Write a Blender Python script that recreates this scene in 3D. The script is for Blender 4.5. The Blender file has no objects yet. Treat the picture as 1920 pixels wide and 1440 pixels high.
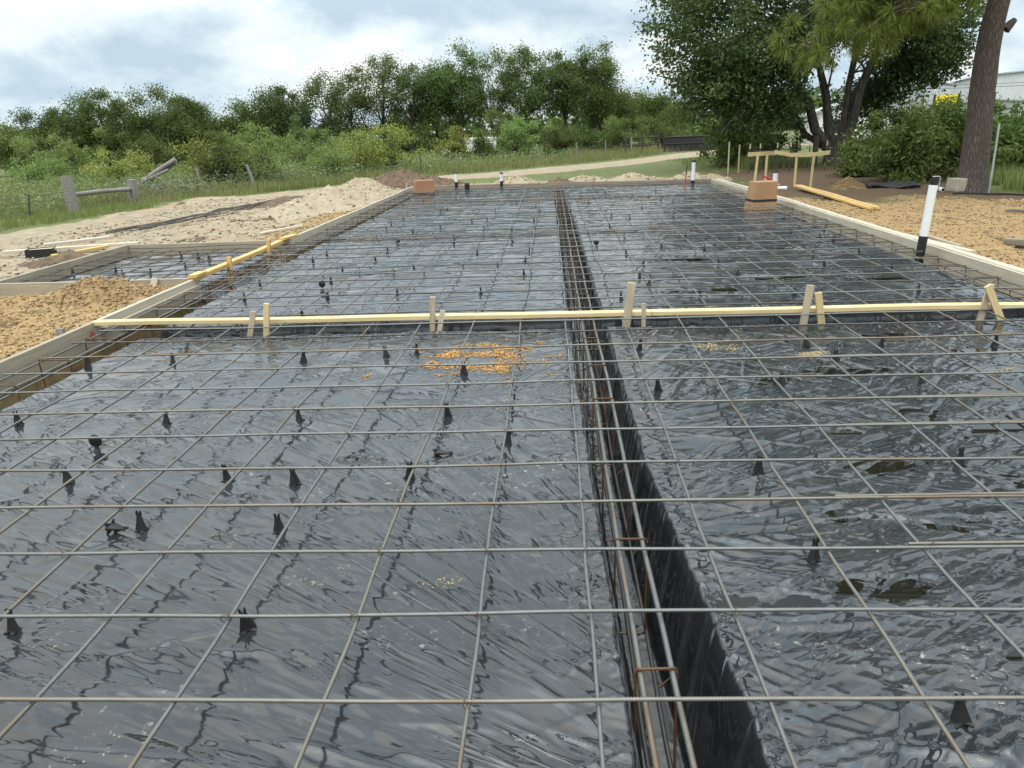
import bpy, math, random
import numpy as np
from mathutils import Vector, Matrix
R = math.radians
rng = np.random.default_rng(7)
random.seed(7)
SC = bpy.context.scene
COL = SC.collection

# ------------------------------------------------------------------ camera
f_, PIT, YAW, ROL, CAMZ = 1454.0, R(18.23), R(-3.36), R(2.18), 1.585
fw = Vector((math.sin(YAW)*math.cos(PIT), math.cos(YAW)*math.cos(PIT), -math.sin(PIT)))
rt = Vector((math.cos(YAW), -math.sin(YAW), 0)); up = rt.cross(fw)
cr, sr = math.cos(ROL), math.sin(ROL)
cr_, cu_ = rt*cr - up*sr, rt*sr + up*cr
cam = bpy.data.cameras.new('camera'); camo = bpy.data.objects.new('camera', cam); COL.objects.link(camo)
camo.matrix_world = Matrix(((cr_.x, cu_.x, -fw.x, 0), (cr_.y, cu_.y, -fw.y, 0), (cr_.z, cu_.z, -fw.z, CAMZ), (0, 0, 0, 1)))
cam.sensor_width = 36; cam.lens = f_/1920*36; cam.clip_start = .05; cam.clip_end = 3000
SC.camera = camo

# ------------------------------------------------------------------ world, sun, exposure
SUN_EL, SUN_AZ = R(62), R(205)
w = bpy.data.worlds.new("World"); SC.world = w; w.use_nodes = True
nt = w.node_tree; nt.nodes.clear(); N = nt.nodes; K = nt.links
def nd(t, **k):
    n = N.new(t)
    for a, b in k.items(): setattr(n, a, b)
    return n
def mathn(op, a, b=None, clamp=False):
    n = nd('ShaderNodeMath', operation=op, use_clamp=clamp)
    for i, v in enumerate((a, b)):
        if v is None: continue
        if isinstance(v, (int, float)): n.inputs[i].default_value = v
        else: K.new(v, n.inputs[i])
    return n.outputs[0]
out = nd('ShaderNodeOutputWorld'); bg = nd('ShaderNodeBackground')
sky = nd('ShaderNodeTexSky', sky_type='NISHITA', sun_disc=False, sun_elevation=SUN_EL, sun_rotation=SUN_AZ)
sky.air_density = 1.0; sky.dust_density = 2.0; sky.ozone_density = 1.5
tc = nd('ShaderNodeTexCoord'); sx = nd('ShaderNodeSeparateXYZ'); K.new(tc.outputs['Generated'], sx.inputs[0])
zc = mathn('MAXIMUM', sx.outputs[2], 0.0); zd = mathn('ADD', zc, 0.42)
cx = nd('ShaderNodeCombineXYZ'); K.new(mathn('DIVIDE', sx.outputs[0], zd), cx.inputs[0]); K.new(mathn('DIVIDE', sx.outputs[1], zd), cx.inputs[1])
cx.inputs[2].default_value = 3.7
def cnoise(scale, detail, rough, dist, w_=0.0):
    n = nd('ShaderNodeTexNoise'); n.inputs['Scale'].default_value = scale; n.inputs['Detail'].default_value = detail
    n.inputs['Roughness'].default_value = rough; n.inputs['Distortion'].default_value = dist
    m = nd('ShaderNodeMapping'); m.inputs['Location'].default_value = (w_, w_*.7, w_*.3); K.new(cx.outputs[0], m.inputs[0]); K.new(m.outputs[0], n.inputs['Vector'])
    return n.outputs['Fac']
def ramp(fac, stops):
    r = nd('ShaderNodeValToRGB'); K.new(fac, r.inputs[0]); e = r.color_ramp.elements
    e[0].position, e[0].color = stops[0][0], (*stops[0][1], 1); e[1].position, e[1].color = stops[-1][0], (*stops[-1][1], 1)
    for p, c in stops[1:-1]:
        q = e.new(p); q.color = (*c, 1)
    return r.outputs[0]
n1 = cnoise(2.7, 8, .57, .15, 4.1)
CLOUD_K = 10.0
cl = ramp(n1, [(.37, (.36, .455, .53)), (.44, (.45, .54, .595)), (.49, (.54, .61, .645)), (.54, (.62, .665, .67)), (.60, (.70, .71, .69))])
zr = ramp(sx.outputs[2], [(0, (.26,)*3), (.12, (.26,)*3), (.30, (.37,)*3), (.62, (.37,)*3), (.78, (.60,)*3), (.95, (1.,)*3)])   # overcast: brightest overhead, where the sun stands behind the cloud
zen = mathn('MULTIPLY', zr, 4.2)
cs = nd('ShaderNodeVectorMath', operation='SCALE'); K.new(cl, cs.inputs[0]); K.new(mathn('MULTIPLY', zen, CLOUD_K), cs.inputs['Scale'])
cover = ramp(cnoise(.6, 5, .5, .3, 9.1), [(.25, (.75, .75, .75)), (.42, (1, 1, 1))])
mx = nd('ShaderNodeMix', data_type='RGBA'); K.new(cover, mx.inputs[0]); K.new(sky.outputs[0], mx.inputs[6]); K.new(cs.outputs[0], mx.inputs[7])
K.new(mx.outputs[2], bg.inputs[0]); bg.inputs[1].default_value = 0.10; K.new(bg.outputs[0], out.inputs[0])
sun = bpy.data.lights.new('sun', 'SUN'); sun.energy = 1.2; sun.angle = R(70); sun.color = (1, .95, .87)
suno = bpy.data.objects.new('sun', sun); COL.objects.link(suno)
sd = Vector((math.sin(SUN_AZ)*math.cos(SUN_EL), math.cos(SUN_AZ)*math.cos(SUN_EL), math.sin(SUN_EL)))
suno.rotation_euler = sd.to_track_quat('Z', 'Y').to_euler(); suno.location = (0, -5, 20)
SC.view_settings.view_transform = 'Standard'; SC.view_settings.look = 'None'
SC.view_settings.exposure = 0.52; SC.view_settings.gamma = 1.0
SC.render.engine = 'CYCLES'
SC.cycles.max_bounces = 6; SC.cycles.transparent_max_bounces = 6; SC.cycles.caustics_reflective = False; SC.cycles.caustics_refractive = False
SC.cycles.sample_clamp_indirect = 4.0

# ------------------------------------------------------------------ numpy noise
def _h(ix, iy, seed):
    n = (ix.astype(np.int64)*374761393 + iy.astype(np.int64)*668265263 + seed*982451653) & 0xffffffff
    n = ((n ^ (n >> 13))*1274126177) & 0xffffffff
    n = n ^ (n >> 16)
    return (n & 0xffff)/65535.0*2*np.pi
def pn(x, y, seed=0):
    x = np.asarray(x, float); y = np.asarray(y, float); x, y = np.broadcast_arrays(x, y)
    x0 = np.floor(x); y0 = np.floor(y); fx = x-x0; fy = y-y0
    u = fx*fx*fx*(fx*(fx*6-15)+10); v = fy*fy*fy*(fy*(fy*6-15)+10)
    def g(dx, dy):
        a = _h(x0+dx, y0+dy, seed); return np.cos(a)*(fx-dx)+np.sin(a)*(fy-dy)
    a, b, c, d = g(0, 0), g(1, 0), g(0, 1), g(1, 1)
    return ((a*(1-u)+b*u)*(1-v)+(c*(1-u)+d*u)*v)*1.5
def fbm(x, y, oct=4, seed=0):
    s = 0; a = 1; t = 0
    for i in range(oct):
        s = s+a*pn(x*2**i, y*2**i, seed+i*17); t += a; a *= .5
    return s/t
def sst(a, b, x):
    t = np.clip((x-a)/(b-a), 0, 1); return t*t*(3-2*t)

# ------------------------------------------------------------------ mesh helpers
def obj(name, V, F, mat, parent=None, smooth=False, mats=None):
    """V (n,3); F list of faces or (m,k) int array -> ONE linked mesh object"""
    me = bpy.data.meshes.new(name); V = np.asarray(V, np.float32)
    if isinstance(F, np.ndarray):
        m, k = F.shape
        me.vertices.add(len(V)); me.vertices.foreach_set('co', V.ravel())
        me.loops.add(m*k); me.loops.foreach_set('vertex_index', F.astype(np.int32).ravel())
        me.polygons.add(m); me.polygons.foreach_set('loop_start', np.arange(0, m*k, k, dtype=np.int32))
        me.polygons.foreach_set('loop_total', np.full(m, k, np.int32)); me.update(calc_edges=True); me.validate()
    else:
        me.from_pydata([tuple(map(float, v)) for v in V], [], [tuple(map(int, q)) for q in F]); me.update()
    if smooth:
        me.polygons.foreach_set('use_smooth', np.ones(len(me.polygons), bool))
        if not isinstance(F, np.ndarray): me.set_sharp_from_angle(angle=R(50))
    for mm in ([mat] if mats is None else mats): me.materials.append(mm)
    o = bpy.data.objects.new(name, me); COL.objects.link(o)
    if parent: o.parent = parent
    return o
def tag(o, label=None, cat=None, group=None, kind=None):
    if label: o['label'] = label
    if cat: o['category'] = cat
    if group: o['group'] = group
    if kind: o['kind'] = kind
    return o
def thing(name, label, cat, loc=(0, 0, 0), rz=0, group=None):
    o = bpy.data.objects.new(name, None); COL.objects.link(o); o.location = loc; o.rotation_euler = (0, 0, rz)
    o.empty_display_size = .1
    return tag(o, label, cat, group)
class MB:
    def __init__(s): s.V = []; s.F = []
    def add(s, V, F):
        b = len(s.V); s.V.extend([tuple(v) for v in V]); s.F.extend([tuple(i+b for i in q) for q in F]); return s
    def box(s, c, d, rot=None, ch=0.0):
        h = np.array(d)/2; V = np.array([[x, y, z] for z in (-1, 1) for y in (-1, 1) for x in (-1, 1)])*h
        if rot is not None: V = V@np.array(rot).T
        return s.add(V+np.array(c), [(0, 2, 3, 1), (4, 5, 7, 6), (0, 1, 5, 4), (2, 6, 7, 3), (0, 4, 6, 2), (1, 3, 7, 5)])
    def tube(s, P, r, n=8, cap=True):
        P = np.asarray(P, float); m = len(P); r = np.broadcast_to(np.asarray(r, float), (m,))
        T = np.gradient(P, axis=0); T /= np.linalg.norm(T, axis=1)[:, None]+1e-12
        a = np.array([0, 0, 1.]) if abs(T[0][2]) < .9 else np.array([1., 0, 0])
        V = []; u = None
        for i in range(m):
            u = np.cross(T[i], a) if u is None else u-T[i]*(u@T[i])
            u = u/(np.linalg.norm(u)+1e-12); v = np.cross(T[i], u)
            for k in range(n):
                t = 2*math.pi*k/n; V.append(P[i]+r[i]*(math.cos(t)*u+math.sin(t)*v))
        F = [(i*n+k, i*n+(k+1) % n, (i+1)*n+(k+1) % n, (i+1)*n+k) for i in range(m-1) for k in range(n)]
        if cap: F += [tuple(range(n-1, -1, -1)), tuple((m-1)*n+k for k in range(n))]
        return s.add(V, F)
    def build(s, name, mat, parent=None, smooth=False): return obj(name, s.V, s.F, mat, parent, smooth)
def grid(xs, ys, Z, name, mat, parent=None, smooth=True, XY=None):
    ny, nx = Z.shape
    if XY is None: X, Y = np.meshgrid(xs, ys)
    else: X, Y = XY
    V = np.stack([X, Y, Z], -1).reshape(-1, 3)
    i = np.arange(ny*nx).reshape(ny, nx)
    F = np.stack([i[:-1, :-1], i[:-1, 1:], i[1:, 1:], i[1:, :-1]], -1).reshape(-1, 4)
    return obj(name, V, F, mat, parent, smooth)
def rotm(ax, a):
    return np.array(Matrix.Rotation(a, 3, ax))

# ------------------------------------------------------------------ materials
class NT:
    def __init__(s, name):
        s.m = bpy.data.materials.new(name); s.m.use_nodes = True; s.t = s.m.node_tree
        s.b = s.t.nodes['Principled BSDF']; s.L = s.t.links
        s.tc = s.t.nodes.new('ShaderNodeTexCoord')
    def n(s, t, **k):
        q = s.t.nodes.new(t)
        for a, b in k.items(): setattr(q, a, b)
        return q
    def link(s, a, b): s.L.new(a, b)
    def mapped(s, scale=(1, 1, 1), src='Object', rot=(0, 0, 0), loc=(0, 0, 0)):
        m = s.n('ShaderNodeMapping'); m.inputs['Scale'].default_value = scale; m.inputs['Rotation'].default_value = rot; m.inputs['Location'].default_value = loc
        s.link(s.tc.outputs[src], m.inputs[0]); return m.outputs[0]
    def noise(s, vec, scale, detail=4, rough=.55, dist=0):
        q = s.n('ShaderNodeTexNoise'); s.link(vec, q.inputs['Vector'])
        for k, v in (('Scale', scale), ('Detail', detail), ('Roughness', rough), ('Distortion', dist)): q.inputs[k].default_value = v
        return q.outputs['Fac']
    def ramp(s, fac, stops):
        r = s.n('ShaderNodeValToRGB'); s.link(fac, r.inputs[0]); e = r.color_ramp.elements
        e[0].position, e[0].color = stops[0][0], (*stops[0][1], 1); e[1].position, e[1].color = stops[-1][0], (*stops[-1][1], 1)
        for p, c in stops[1:-1]: e.new(p).color = (*c, 1)
        return r.outputs[0]
    def mix(s, f, a, b, blend='MIX'):
        q = s.n('ShaderNodeMix', data_type='RGBA', blend_type=blend)
        for i, v in ((0, f), (6, a), (7, b)):
            if isinstance(v, (int, float)): q.inputs[i].default_value = v
            elif isinstance(v, tuple): q.inputs[i].default_value = (*v, 1)
            else: s.link(v, q.inputs[i])
        return q.outputs[2]
    def set(s, **k):
        for a, v in k.items():
            i = s.b.inputs[a.replace('_', ' ')]
            if isinstance(v, (int, float)): i.default_value = v
            elif isinstance(v, tuple): i.default_value = (*v, 1)
            else: s.link(v, i)
        return s
    def bump(s, h, strength=.5, dist=.01):
        q = s.n('ShaderNodeBump'); q.inputs['Strength'].default_value = strength; q.inputs['Distance'].default_value = dist
        s.link(h, q.inputs['Height']); s.link(q.outputs[0], s.b.inputs['Normal']); return s
def g3(v): return (v, v, v)
def simple(name, c, rough=.6, metal=0, var=.25, sc=6, bump=0):
    t = NT(name); v = t.noise(t.mapped(), sc, 5, .6)
    c = np.array(c)
    t.set(Base_Color=t.ramp(v, [(.3, tuple(c*(1-var))), (.7, tuple(np.minimum(c*(1+var), .95)))]), Roughness=rough, Metallic=metal)
    if bump: t.bump(v, bump, .01)
    return t.m

def mat_poly():
    t = NT('black_poly_sheet')
    v = t.mapped(src='Object')
    dust = t.ramp(t.noise(v, 1.1, 6, .62, .4), [(.50, g3(0)), (.75, g3(.35))])
    speck = t.ramp(t.noise(v, 30, 4, .7), [(.60, g3(0)), (.66, g3(.75))])
    col = t.mix(dust, (.019, .021, .024), (.075, .073, .069))
    clus = t.ramp(t.noise(t.mapped(src='Object', loc=(5, 3, 0)), 1.5, 3, .6), [(.52, g3(0)), (.66, g3(1))])
    sm = t.n('ShaderNodeMath', operation='MULTIPLY'); t.link(speck, sm.inputs[0]); t.link(clus, sm.inputs[1])
    col = t.mix(sm.outputs[0], col, (.36, .33, .26))
    t.set(Base_Color=col, Roughness=t.ramp(t.noise(v, 2.3, 5, .6), [(.35, g3(.06)), (.7, g3(.15))]), IOR=1.66, Sheen_Roughness=.22, Sheen_Tint=(.84, .92, 1.))
    # taut creases: straight lines fanning out of a few pull points, resolved finer than the mesh
    def mth(op, x, y=None, cl=False):
        q = t.n('ShaderNodeMath', operation=op, use_clamp=cl)
        for i, vv in enumerate((x, y)):
            if vv is None: continue
            if isinstance(vv, (int, float)): q.inputs[i].default_value = vv
            else: t.link(vv, q.inputs[i])
        return q.outputs[0]
    sp = t.n('ShaderNodeSeparateXYZ'); t.link(v, sp.inputs[0]); X, Y = sp.outputs[0], sp.outputs[1]
    def sstep(x, lo, hi):
        q = t.n('ShaderNodeMapRange', interpolation_type='SMOOTHSTEP'); t.link(x, q.inputs[0]); q.inputs[1].default_value = lo; q.inputs[2].default_value = hi; return q.outputs[0]
    def fan(cx_, cy_, fa, fr, dens, w_, seed):
        dx, dy = mth('SUBTRACT', X, cx_), mth('SUBTRACT', Y, cy_)
        an = mth('ARCTAN2', dy, dx); rr = mth('SQRT', mth('ADD', mth('MULTIPLY', dx, dx), mth('MULTIPLY', dy, dy)))
        cb = t.n('ShaderNodeCombineXYZ'); t.link(mth('MULTIPLY', an, fa), cb.inputs[0]); t.link(mth('MULTIPLY', rr, fr), cb.inputs[1]); cb.inputs[2].default_value = seed
        n = t.n('ShaderNodeTexNoise'); t.link(cb.outputs[0], n.inputs['Vector']); n.inputs['Scale'].default_value = 1.0; n.inputs['Detail'].default_value = 2.2; n.inputs['Roughness'].default_value = .5; n.inputs['Distortion'].default_value = .15
        d = mth('ABSOLUTE', mth('SUBTRACT', n.outputs['Fac'], .5))
        crest = mth('SUBTRACT', 1.0, mth('MULTIPLY', d, 1/(w_*.6)), True)          # sharp crest
        amp = sstep(t.noise(t.mapped(src='Object', loc=(seed*3., seed, 0)), 1.3, 2.5, .5), .47, .68)
        return mth('MULTIPLY', mth('MULTIPLY', crest, amp), dens)
    near_left = mth('MULTIPLY', sstep(Y, 4.6, 3.0), sstep(X, .35, .15)); mid = mth('MULTIPLY', sstep(Y, 3.2, 4.4), sstep(Y, 7.0, 6.0)); right = mth('MULTIPLY', sstep(X, .3, .5), sstep(Y, 7.0, 5.5)); left = sstep(X, .35, .15); far = sstep(Y, 5.8, 7.2)
    parts = [mth('MULTIPLY', fan(1.0, 1.05, 17, .35, .9, .085, 1.), near_left), mth('MULTIPLY', fan(.9, .9, 44, .5, .16, .10, 2.), near_left), mth('MULTIPLY', fan(-5.5, 4.4, 22, .4, .3, .08, 9.), near_left),
             mth('MULTIPLY', fan(2.4, 9.0, 42, .5, .5, .10, 3.), mth('MULTIPLY', mid, left)), mth('MULTIPLY', fan(-6.5, 7.6, 46, .5, .6, .10, 4.), mth('MULTIPLY', mid, left)),
             mth('MULTIPLY', fan(-1.7, .2, 28, .5, .8, .10, 5.), right), mth('MULTIPLY', fan(6.0, 1.2, 40, .6, .6, .10, 6.), right),
             mth('MULTIPLY', fan(-16, 11, 90, .4, .25, .12, 7.), far), mth('MULTIPLY', fan(15, 8, 80, .4, .2, .12, 8.), far), mth('MULTIPLY', fan(14, 4, 90, .5, .8, .11, 9.), mth('MULTIPLY', far, sstep(X, .4, 1.4))), mth('MULTIPLY', fan(-6, -2, 70, .5, .6, .11, 10.), mth('MULTIPLY', far, sstep(X, .4, 1.4)))]
    film = t.n('ShaderNodeMath', operation='MULTIPLY'); t.link(sstep(sp.outputs[2], -.07, -.015), film.inputs[0]); film.inputs[1].default_value = .33; t.set(Sheen_Weight=film.outputs[0])   # sheen added to brighten the far sheet, faded out to keep trench walls dark
    hsum = parts[0]
    for q in parts[1:]: hsum = mth('ADD', hsum, q)
    t.bump(hsum, 1.0, .0085)
    return t.m
def mat_wood(name, c0, c1, knots=True, stain=None, rough=.7):
    t = NT(name)
    oi = t.n('ShaderNodeObjectInfo')
    ad = t.n('ShaderNodeVectorMath', operation='ADD'); t.link(t.tc.outputs['Object'], ad.inputs[0])
    cb = t.n('ShaderNodeCombineXYZ'); mm = t.n('ShaderNodeMath', operation='MULTIPLY'); t.link(oi.outputs['Random'], mm.inputs[0]); mm.inputs[1].default_value = 37.
    t.link(mm.outputs[0], cb.inputs[0]); t.link(cb.outputs[0], ad.inputs[1])
    m = t.n('ShaderNodeMapping'); m.inputs['Scale'].default_value = (1.2, 26, 26); t.link(ad.outputs[0], m.inputs[0])
    g = t.noise(m.outputs[0], 1.6, 6, .6, .9)
    col = t.ramp(g, [(.28, c0), (.68, c1)])
    lo = t.noise(ad.outputs[0], 1.7, 4, .6)
    col = t.mix(t.ramp(lo, [(.35, g3(0)), (.75, g3(.45))]), col, tuple(np.array(c0)*.72))
    if knots:
        m2 = t.n('ShaderNodeMapping'); m2.inputs['Scale'].default_value = (2.2, 9, 9); t.link(ad.outputs[0], m2.inputs[0])
        vo = t.n('ShaderNodeTexVoronoi'); t.link(m2.outputs[0], vo.inputs['Vector']); vo.inputs['Scale'].default_value = 1.0
        col = t.mix(t.ramp(vo.outputs['Distance'], [(.05, g3(.8)), (.13, g3(0))]), col, (.16, .075, .025))
    if stain:
        s2 = t.noise(ad.outputs[0], 7, 6, .7)
        col = t.mix(t.ramp(s2, [(.45, g3(0)), (.70, g3(.55))]), col, stain)
    t.set(Base_Color=col, Roughness=rough).bump(g, .25, .004)
    return t.m
def mat_leaf(name, c0, c1, trans=.35, rough=.55):
    t = NT(name); g = t.n('ShaderNodeNewGeometry')
    v = t.noise(t.mapped(src='Object'), .9, 3, .5)
    s_ = t.n('ShaderNodeMath', operation='MULTIPLY_ADD'); t.link(g.outputs['Random Per Island'], s_.inputs[0]); s_.inputs[1].default_value = .55
    h = t.n('ShaderNodeMath', operation='MULTIPLY'); t.link(v, h.inputs[0]); h.inputs[1].default_value = .5; t.link(h.outputs[0], s_.inputs[2])
    c0 = np.array(c0); c1 = np.array(c1)
    col = t.ramp(s_.outputs[0], [(.12, tuple(c0)), (.55, tuple((c0+c1)/2)), (.92, tuple(c1))])
    oi = t.n('ShaderNodeObjectInfo'); hs = t.n('ShaderNodeHueSaturation'); t.link(col, hs.inputs['Color'])
    for nm_, lo_, hi_ in (('Hue', .485, .512), ('Value', .80, 1.15)):
        q = t.n('ShaderNodeMapRange'); t.link(oi.outputs['Random'], q.inputs[0]); q.inputs[3].default_value = lo_; q.inputs[4].default_value = hi_; t.link(q.outputs[0], hs.inputs[nm_])
    col = hs.outputs[0]
    t.set(Base_Color=col, Roughness=rough, Specular_IOR_Level=.18)
    tr = t.n('ShaderNodeBsdfTranslucent'); t.link(t.mix(.35, col, (.13, .18, .03)), tr.inputs[0])
    ms = t.n('ShaderNodeMixShader'); ms.inputs[0].default_value = trans
    t.link(t.b.outputs[0], ms.inputs[1]); t.link(tr.outputs[0], ms.inputs[2])
    t.link(ms.outputs[0], t.t.nodes['Material Output'].inputs[0])
    return t.m
def mat_bark(name, c0, c1, sc=(9, 9, 2.2), strength=1.0):
    t = NT(name); v = t.mapped(sc)
    vo = t.n('ShaderNodeTexVoronoi', feature='DISTANCE_TO_EDGE'); t.link(t.n('ShaderNodeMapping').outputs[0], vo.inputs['Vector'])
    nz = t.n('ShaderNodeTexNoise'); t.link(v, nz.inputs['Vector']); nz.inputs['Scale'].default_value = 1.2
    mxv = t.n('ShaderNodeMix', data_type='VECTOR'); mxv.inputs[0].default_value = .35; t.link(v, mxv.inputs[4]); t.link(nz.outputs['Color'], mxv.inputs[5])
    t.link(mxv.outputs[1], vo.inputs['Vector']); vo.inputs['Scale'].default_value = 1.6
    nn = t.noise(v, 3, 6, .65)
    ed = t.ramp(vo.outputs['Distance'], [(.0, g3(.1)), (.30, g3(1))])
    h = t.mix(.35, ed, nn)
    t.set(Base_Color=t.mix(h, tuple(c0), tuple(c1)), Roughness=.9).bump(h, strength, .03)
    return t.m
def mat_rebar(name, c0, c1, rust, amt):
    t = NT(name); oi = t.n('ShaderNodeObjectInfo')
    n = t.noise(t.mapped((.8, 6, 6)), 2.0, 5, .6)
    mm = t.n('ShaderNodeMath', operation='MULTIPLY_ADD'); t.link(oi.outputs['Random'], mm.inputs[0]); mm.inputs[1].default_value = .16; t.link(n, mm.inputs[2])
    col = t.mix(t.ramp(mm.outputs[0], [(.62-amt, g3(0)), (.8-amt*.6, g3(1))]), t.mix(t.noise(t.mapped(), 30, 3), c0, c1), rust)
    t.set(Base_Color=col, Metallic=.55, Roughness=.48)
    return t.m
def mat_ground():
    t = NT('ground_soil')
    at = t.n('ShaderNodeAttribute'); at.attribute_name = 'zone'
    sp = t.n('ShaderNodeSeparateColor'); t.link(at.outputs['Color'], sp.inputs[0])
    v = t.mapped(src='Object')
    big = t.noise(v, .5, 6, .6); mid = t.noise(v, 3.2, 6, .65); fine = t.noise(v, 26, 5, .7)
    grass = t.mix(fine, (.045, .075, .022), (.15, .17, .06))
    grass = t.mix(t.ramp(mid, [(.45, g3(0)), (.7, g3(.7))]), grass, (.19, .155, .085))
    vo = t.n('ShaderNodeTexVoronoi'); t.link(v, vo.inputs['Vector']); vo.inputs['Scale'].default_value = 38
    orange = t.mix(t.ramp(mid, [(.35, g3(0)), (.65, g3(1))]), (.25, .165, .078), (.33, .228, .112))
    orange = t.mix(t.ramp(vo.outputs['Distance'], [(.2, g3(.0)), (.7, g3(.3))]), orange, (.24, .14, .055))
    orange = t.mix(t.ramp(fine, [(.5, g3(0)), (.75, g3(.6))]), orange, (.46, .36, .20))
    sand = t.mix(t.ramp(mid, [(.32, g3(0)), (.7, g3(1))]), (.23, .185, .125), (.355, .30, .215))
    sand = t.mix(t.ramp(big, [(.50, g3(0)), (.72, g3(.55))]), sand, (.36, .22, .12))
    sand = t.mix(t.ramp(fine, [(.55, g3(0)), (.8, g3(.55))]), sand, (.24, .18, .12))
    mud = t.mix(fine, (.045, .030, .018), (.17, .115, .068))
    def m(ch, a, b):
        q = t.n('ShaderNodeMath', operation='ADD'); t.link(ch, q.inputs[0])
        k = t.n('ShaderNodeMath', operation='MULTIPLY_ADD'); t.link(mid, k.inputs[0]); k.inputs[1].default_value = .9; k.inputs[2].default_value = -.45; t.link(k.outputs[0], q.inputs[1])
        return t.mix(t.ramp(q.outputs[0], [(.38, g3(0)), (.62, g3(1))]), a, b)
    c = m(sp.outputs[1], grass, sand); c = m(sp.outputs[0], c, orange); c = m(sp.outputs[2], c, mud)
    t.set(Base_Color=c, Roughness=.95, Specular_IOR_Level=.2)
    hh = t.mix(.5, fine, mid); t.bump(hh, .6, .03)
    return t.m
M = {}
M['poly'] = mat_poly()
M['water'] = NT('rain_water').set(Base_Color=(.012, .011, .008), Roughness=.02, IOR=1.36).m
M['lumber'] = mat_wood('new_pine_lumber', (.52, .39, .18), (.70, .57, .33))
M['lumber_gold'] = mat_wood('golden_pine_lumber', (.50, .31, .10), (.68, .47, .19))
M['form'] = mat_wood('used_form_board', (.27, .225, .155), (.43, .37, .27), knots=False, stain=(.32, .30, .26))
M['form_light'] = mat_wood('pale_form_board', (.42, .36, .26), (.58, .52, .40), knots=False, stain=(.45, .44, .40))
M['form_dark'] = mat_wood('damp_form_board', (.20, .16, .115), (.36, .30, .225), knots=False, stain=(.2, .19, .17))
M['stake'] = mat_wood('weathered_stake', (.36, .28, .18), (.55, .47, .35), knots=False)
M['greywood'] = mat_wood('grey_weathered_wood', (.13, .12, .105), (.33, .31, .28), knots=False, rough=.9)
M['rebar'] = mat_rebar('steel_rebar', (.125, .13, .124), (.22, .225, .212), (.18, .12, .07), .03)
M['rebar_tan'] = mat_rebar('tan_steel_rebar', (.155, .145, .122), (.235, .22, .185), (.17, .11, .065), .04)
M['rust'] = mat_rebar('rusty_steel', (.11, .055, .028), (.17, .09, .045), (.07, .035, .018), .1)
M['rebar_dark'] = mat_rebar('dark_steel_rebar', (.055, .052, .047), (.13, .122, .11), (.12, .085, .06), .04)
M['blackplastic'] = simple('black_plastic', (.007, .007, .007), .55, var=.3)
M['pvc'] = simple('white_pvc', (.74, .75, .74), .55, var=.06, sc=3)
M['abs'] = simple('black_abs', (.012, .012, .013), .35, var=.3)
M['cardboard'] = simple('brown_cardboard', (.33, .19, .095), .85, var=.14, sc=2.5)
M['cardboard_red'] = simple('reddish_cardboard', (.31, .165, .095), .85, var=.14, sc=2.5)
M['blacktape'] = simple('black_strap', (.01, .01, .01), .5)
M['red'] = simple('red_paint', (.55, .03, .03), .5, var=.2)
M['redspray'] = simple('red_spray_paint', (.42, .07, .09), .8, var=.4, sc=40)
M['ground'] = mat_ground()
M['galv'] = simple('galvanised_steel', (.42, .44, .45), .45, .7, var=.15)
M['dirt'] = simple('brown_dirt', (.11, .072, .043), .95, var=.55, sc=7, bump=.8)
M['sand'] = simple('pale_sand', (.31, .25, .17), .95, var=.22, sc=6, bump=.7)
M['gravelmound'] = simple('orange_gravel_soil', (.25, .165, .08), .95, var=.45, sc=14, bump=.9)
M['stone'] = None
M['sawdust'] = simple('orange_sand', (.50, .28, .095), .95, var=.22, sc=30, bump=.5)
M['sawpale'] = simple('pale_yellow_sand', (.42, .34, .19), .95, var=.2, sc=30, bump=.5)
M['pinebark'] = mat_bark('pine_bark', (.035, .028, .023), (.165, .132, .112), (24, 24, 5.0), .9)
M['oakbark'] = mat_bark('grey_bark', (.022, .020, .016), (.115, .105, .088), (9, 9, 2.0), .9)
M['farbark'] = simple('dark_bark', (.05, .042, .033), .9)
M['conc'] = simple('grey_concrete', (.36, .32, .26), .9, var=.25, sc=9, bump=.4)
M['whitemetal'] = NT('white_corrugated_metal').m
def _corr():
    t = NT('white_corrugated_metal'); v = t.mapped()
    wv = t.n('ShaderNodeTexWave'); wv.bands_direction = 'X'; t.link(v, wv.inputs[0]); wv.inputs['Scale'].default_value = 1.1
    n = t.noise(t.mapped((1, 1, .15)), 1.1, 5)
    t.set(Base_Color=t.mix(t.ramp(n, [(.4, g3(0)), (.7, g3(.6))]), (.66, .69, .71), (.48, .50, .51)), Roughness=.5).bump(wv.outputs[0], .8, .08); return t.m
M['whitemetal'] = _corr()
M['roofmetal'] = simple('grey_roof_metal', (.40, .42, .43), .5, .3)
M['darkglass'] = simple('dark_opening', (.02, .022, .025), .3)
M['yellow'] = simple('yellow_sign', (.80, .62, .02), .45, var=.06, sc=2)
M['truckwhite'] = simple('white_truck_paint', (.72, .73, .72), .35, var=.07, sc=2)
M['tyre'] = simple('black_tyre', (.02, .02, .02), .8)
M['blackpaint'] = simple('black_paint', (.015, .015, .017), .5)
M['wire'] = simple('dull_wire', (.10, .10, .09), .6, .5)
M['tpost'] = simple('green_steel_post', (.05, .055, .045), .7)
M['leaf_row'] = mat_leaf('dark_green_leaves', (0.039, 0.070, 0.024), (0.155, 0.212, 0.062))
M['leaf_row2'] = mat_leaf('olive_green_leaves', (0.047, 0.075, 0.022), (0.182, 0.221, 0.067))
M['leaf_big'] = mat_leaf('deep_green_leaves', (0.030, 0.052, 0.022), (0.121, 0.166, 0.057), .28)
M['leaf_lime'] = mat_leaf('yellow_green_leaves', (0.162, 0.191, 0.038), (0.374, 0.383, 0.111), .3)
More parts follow.
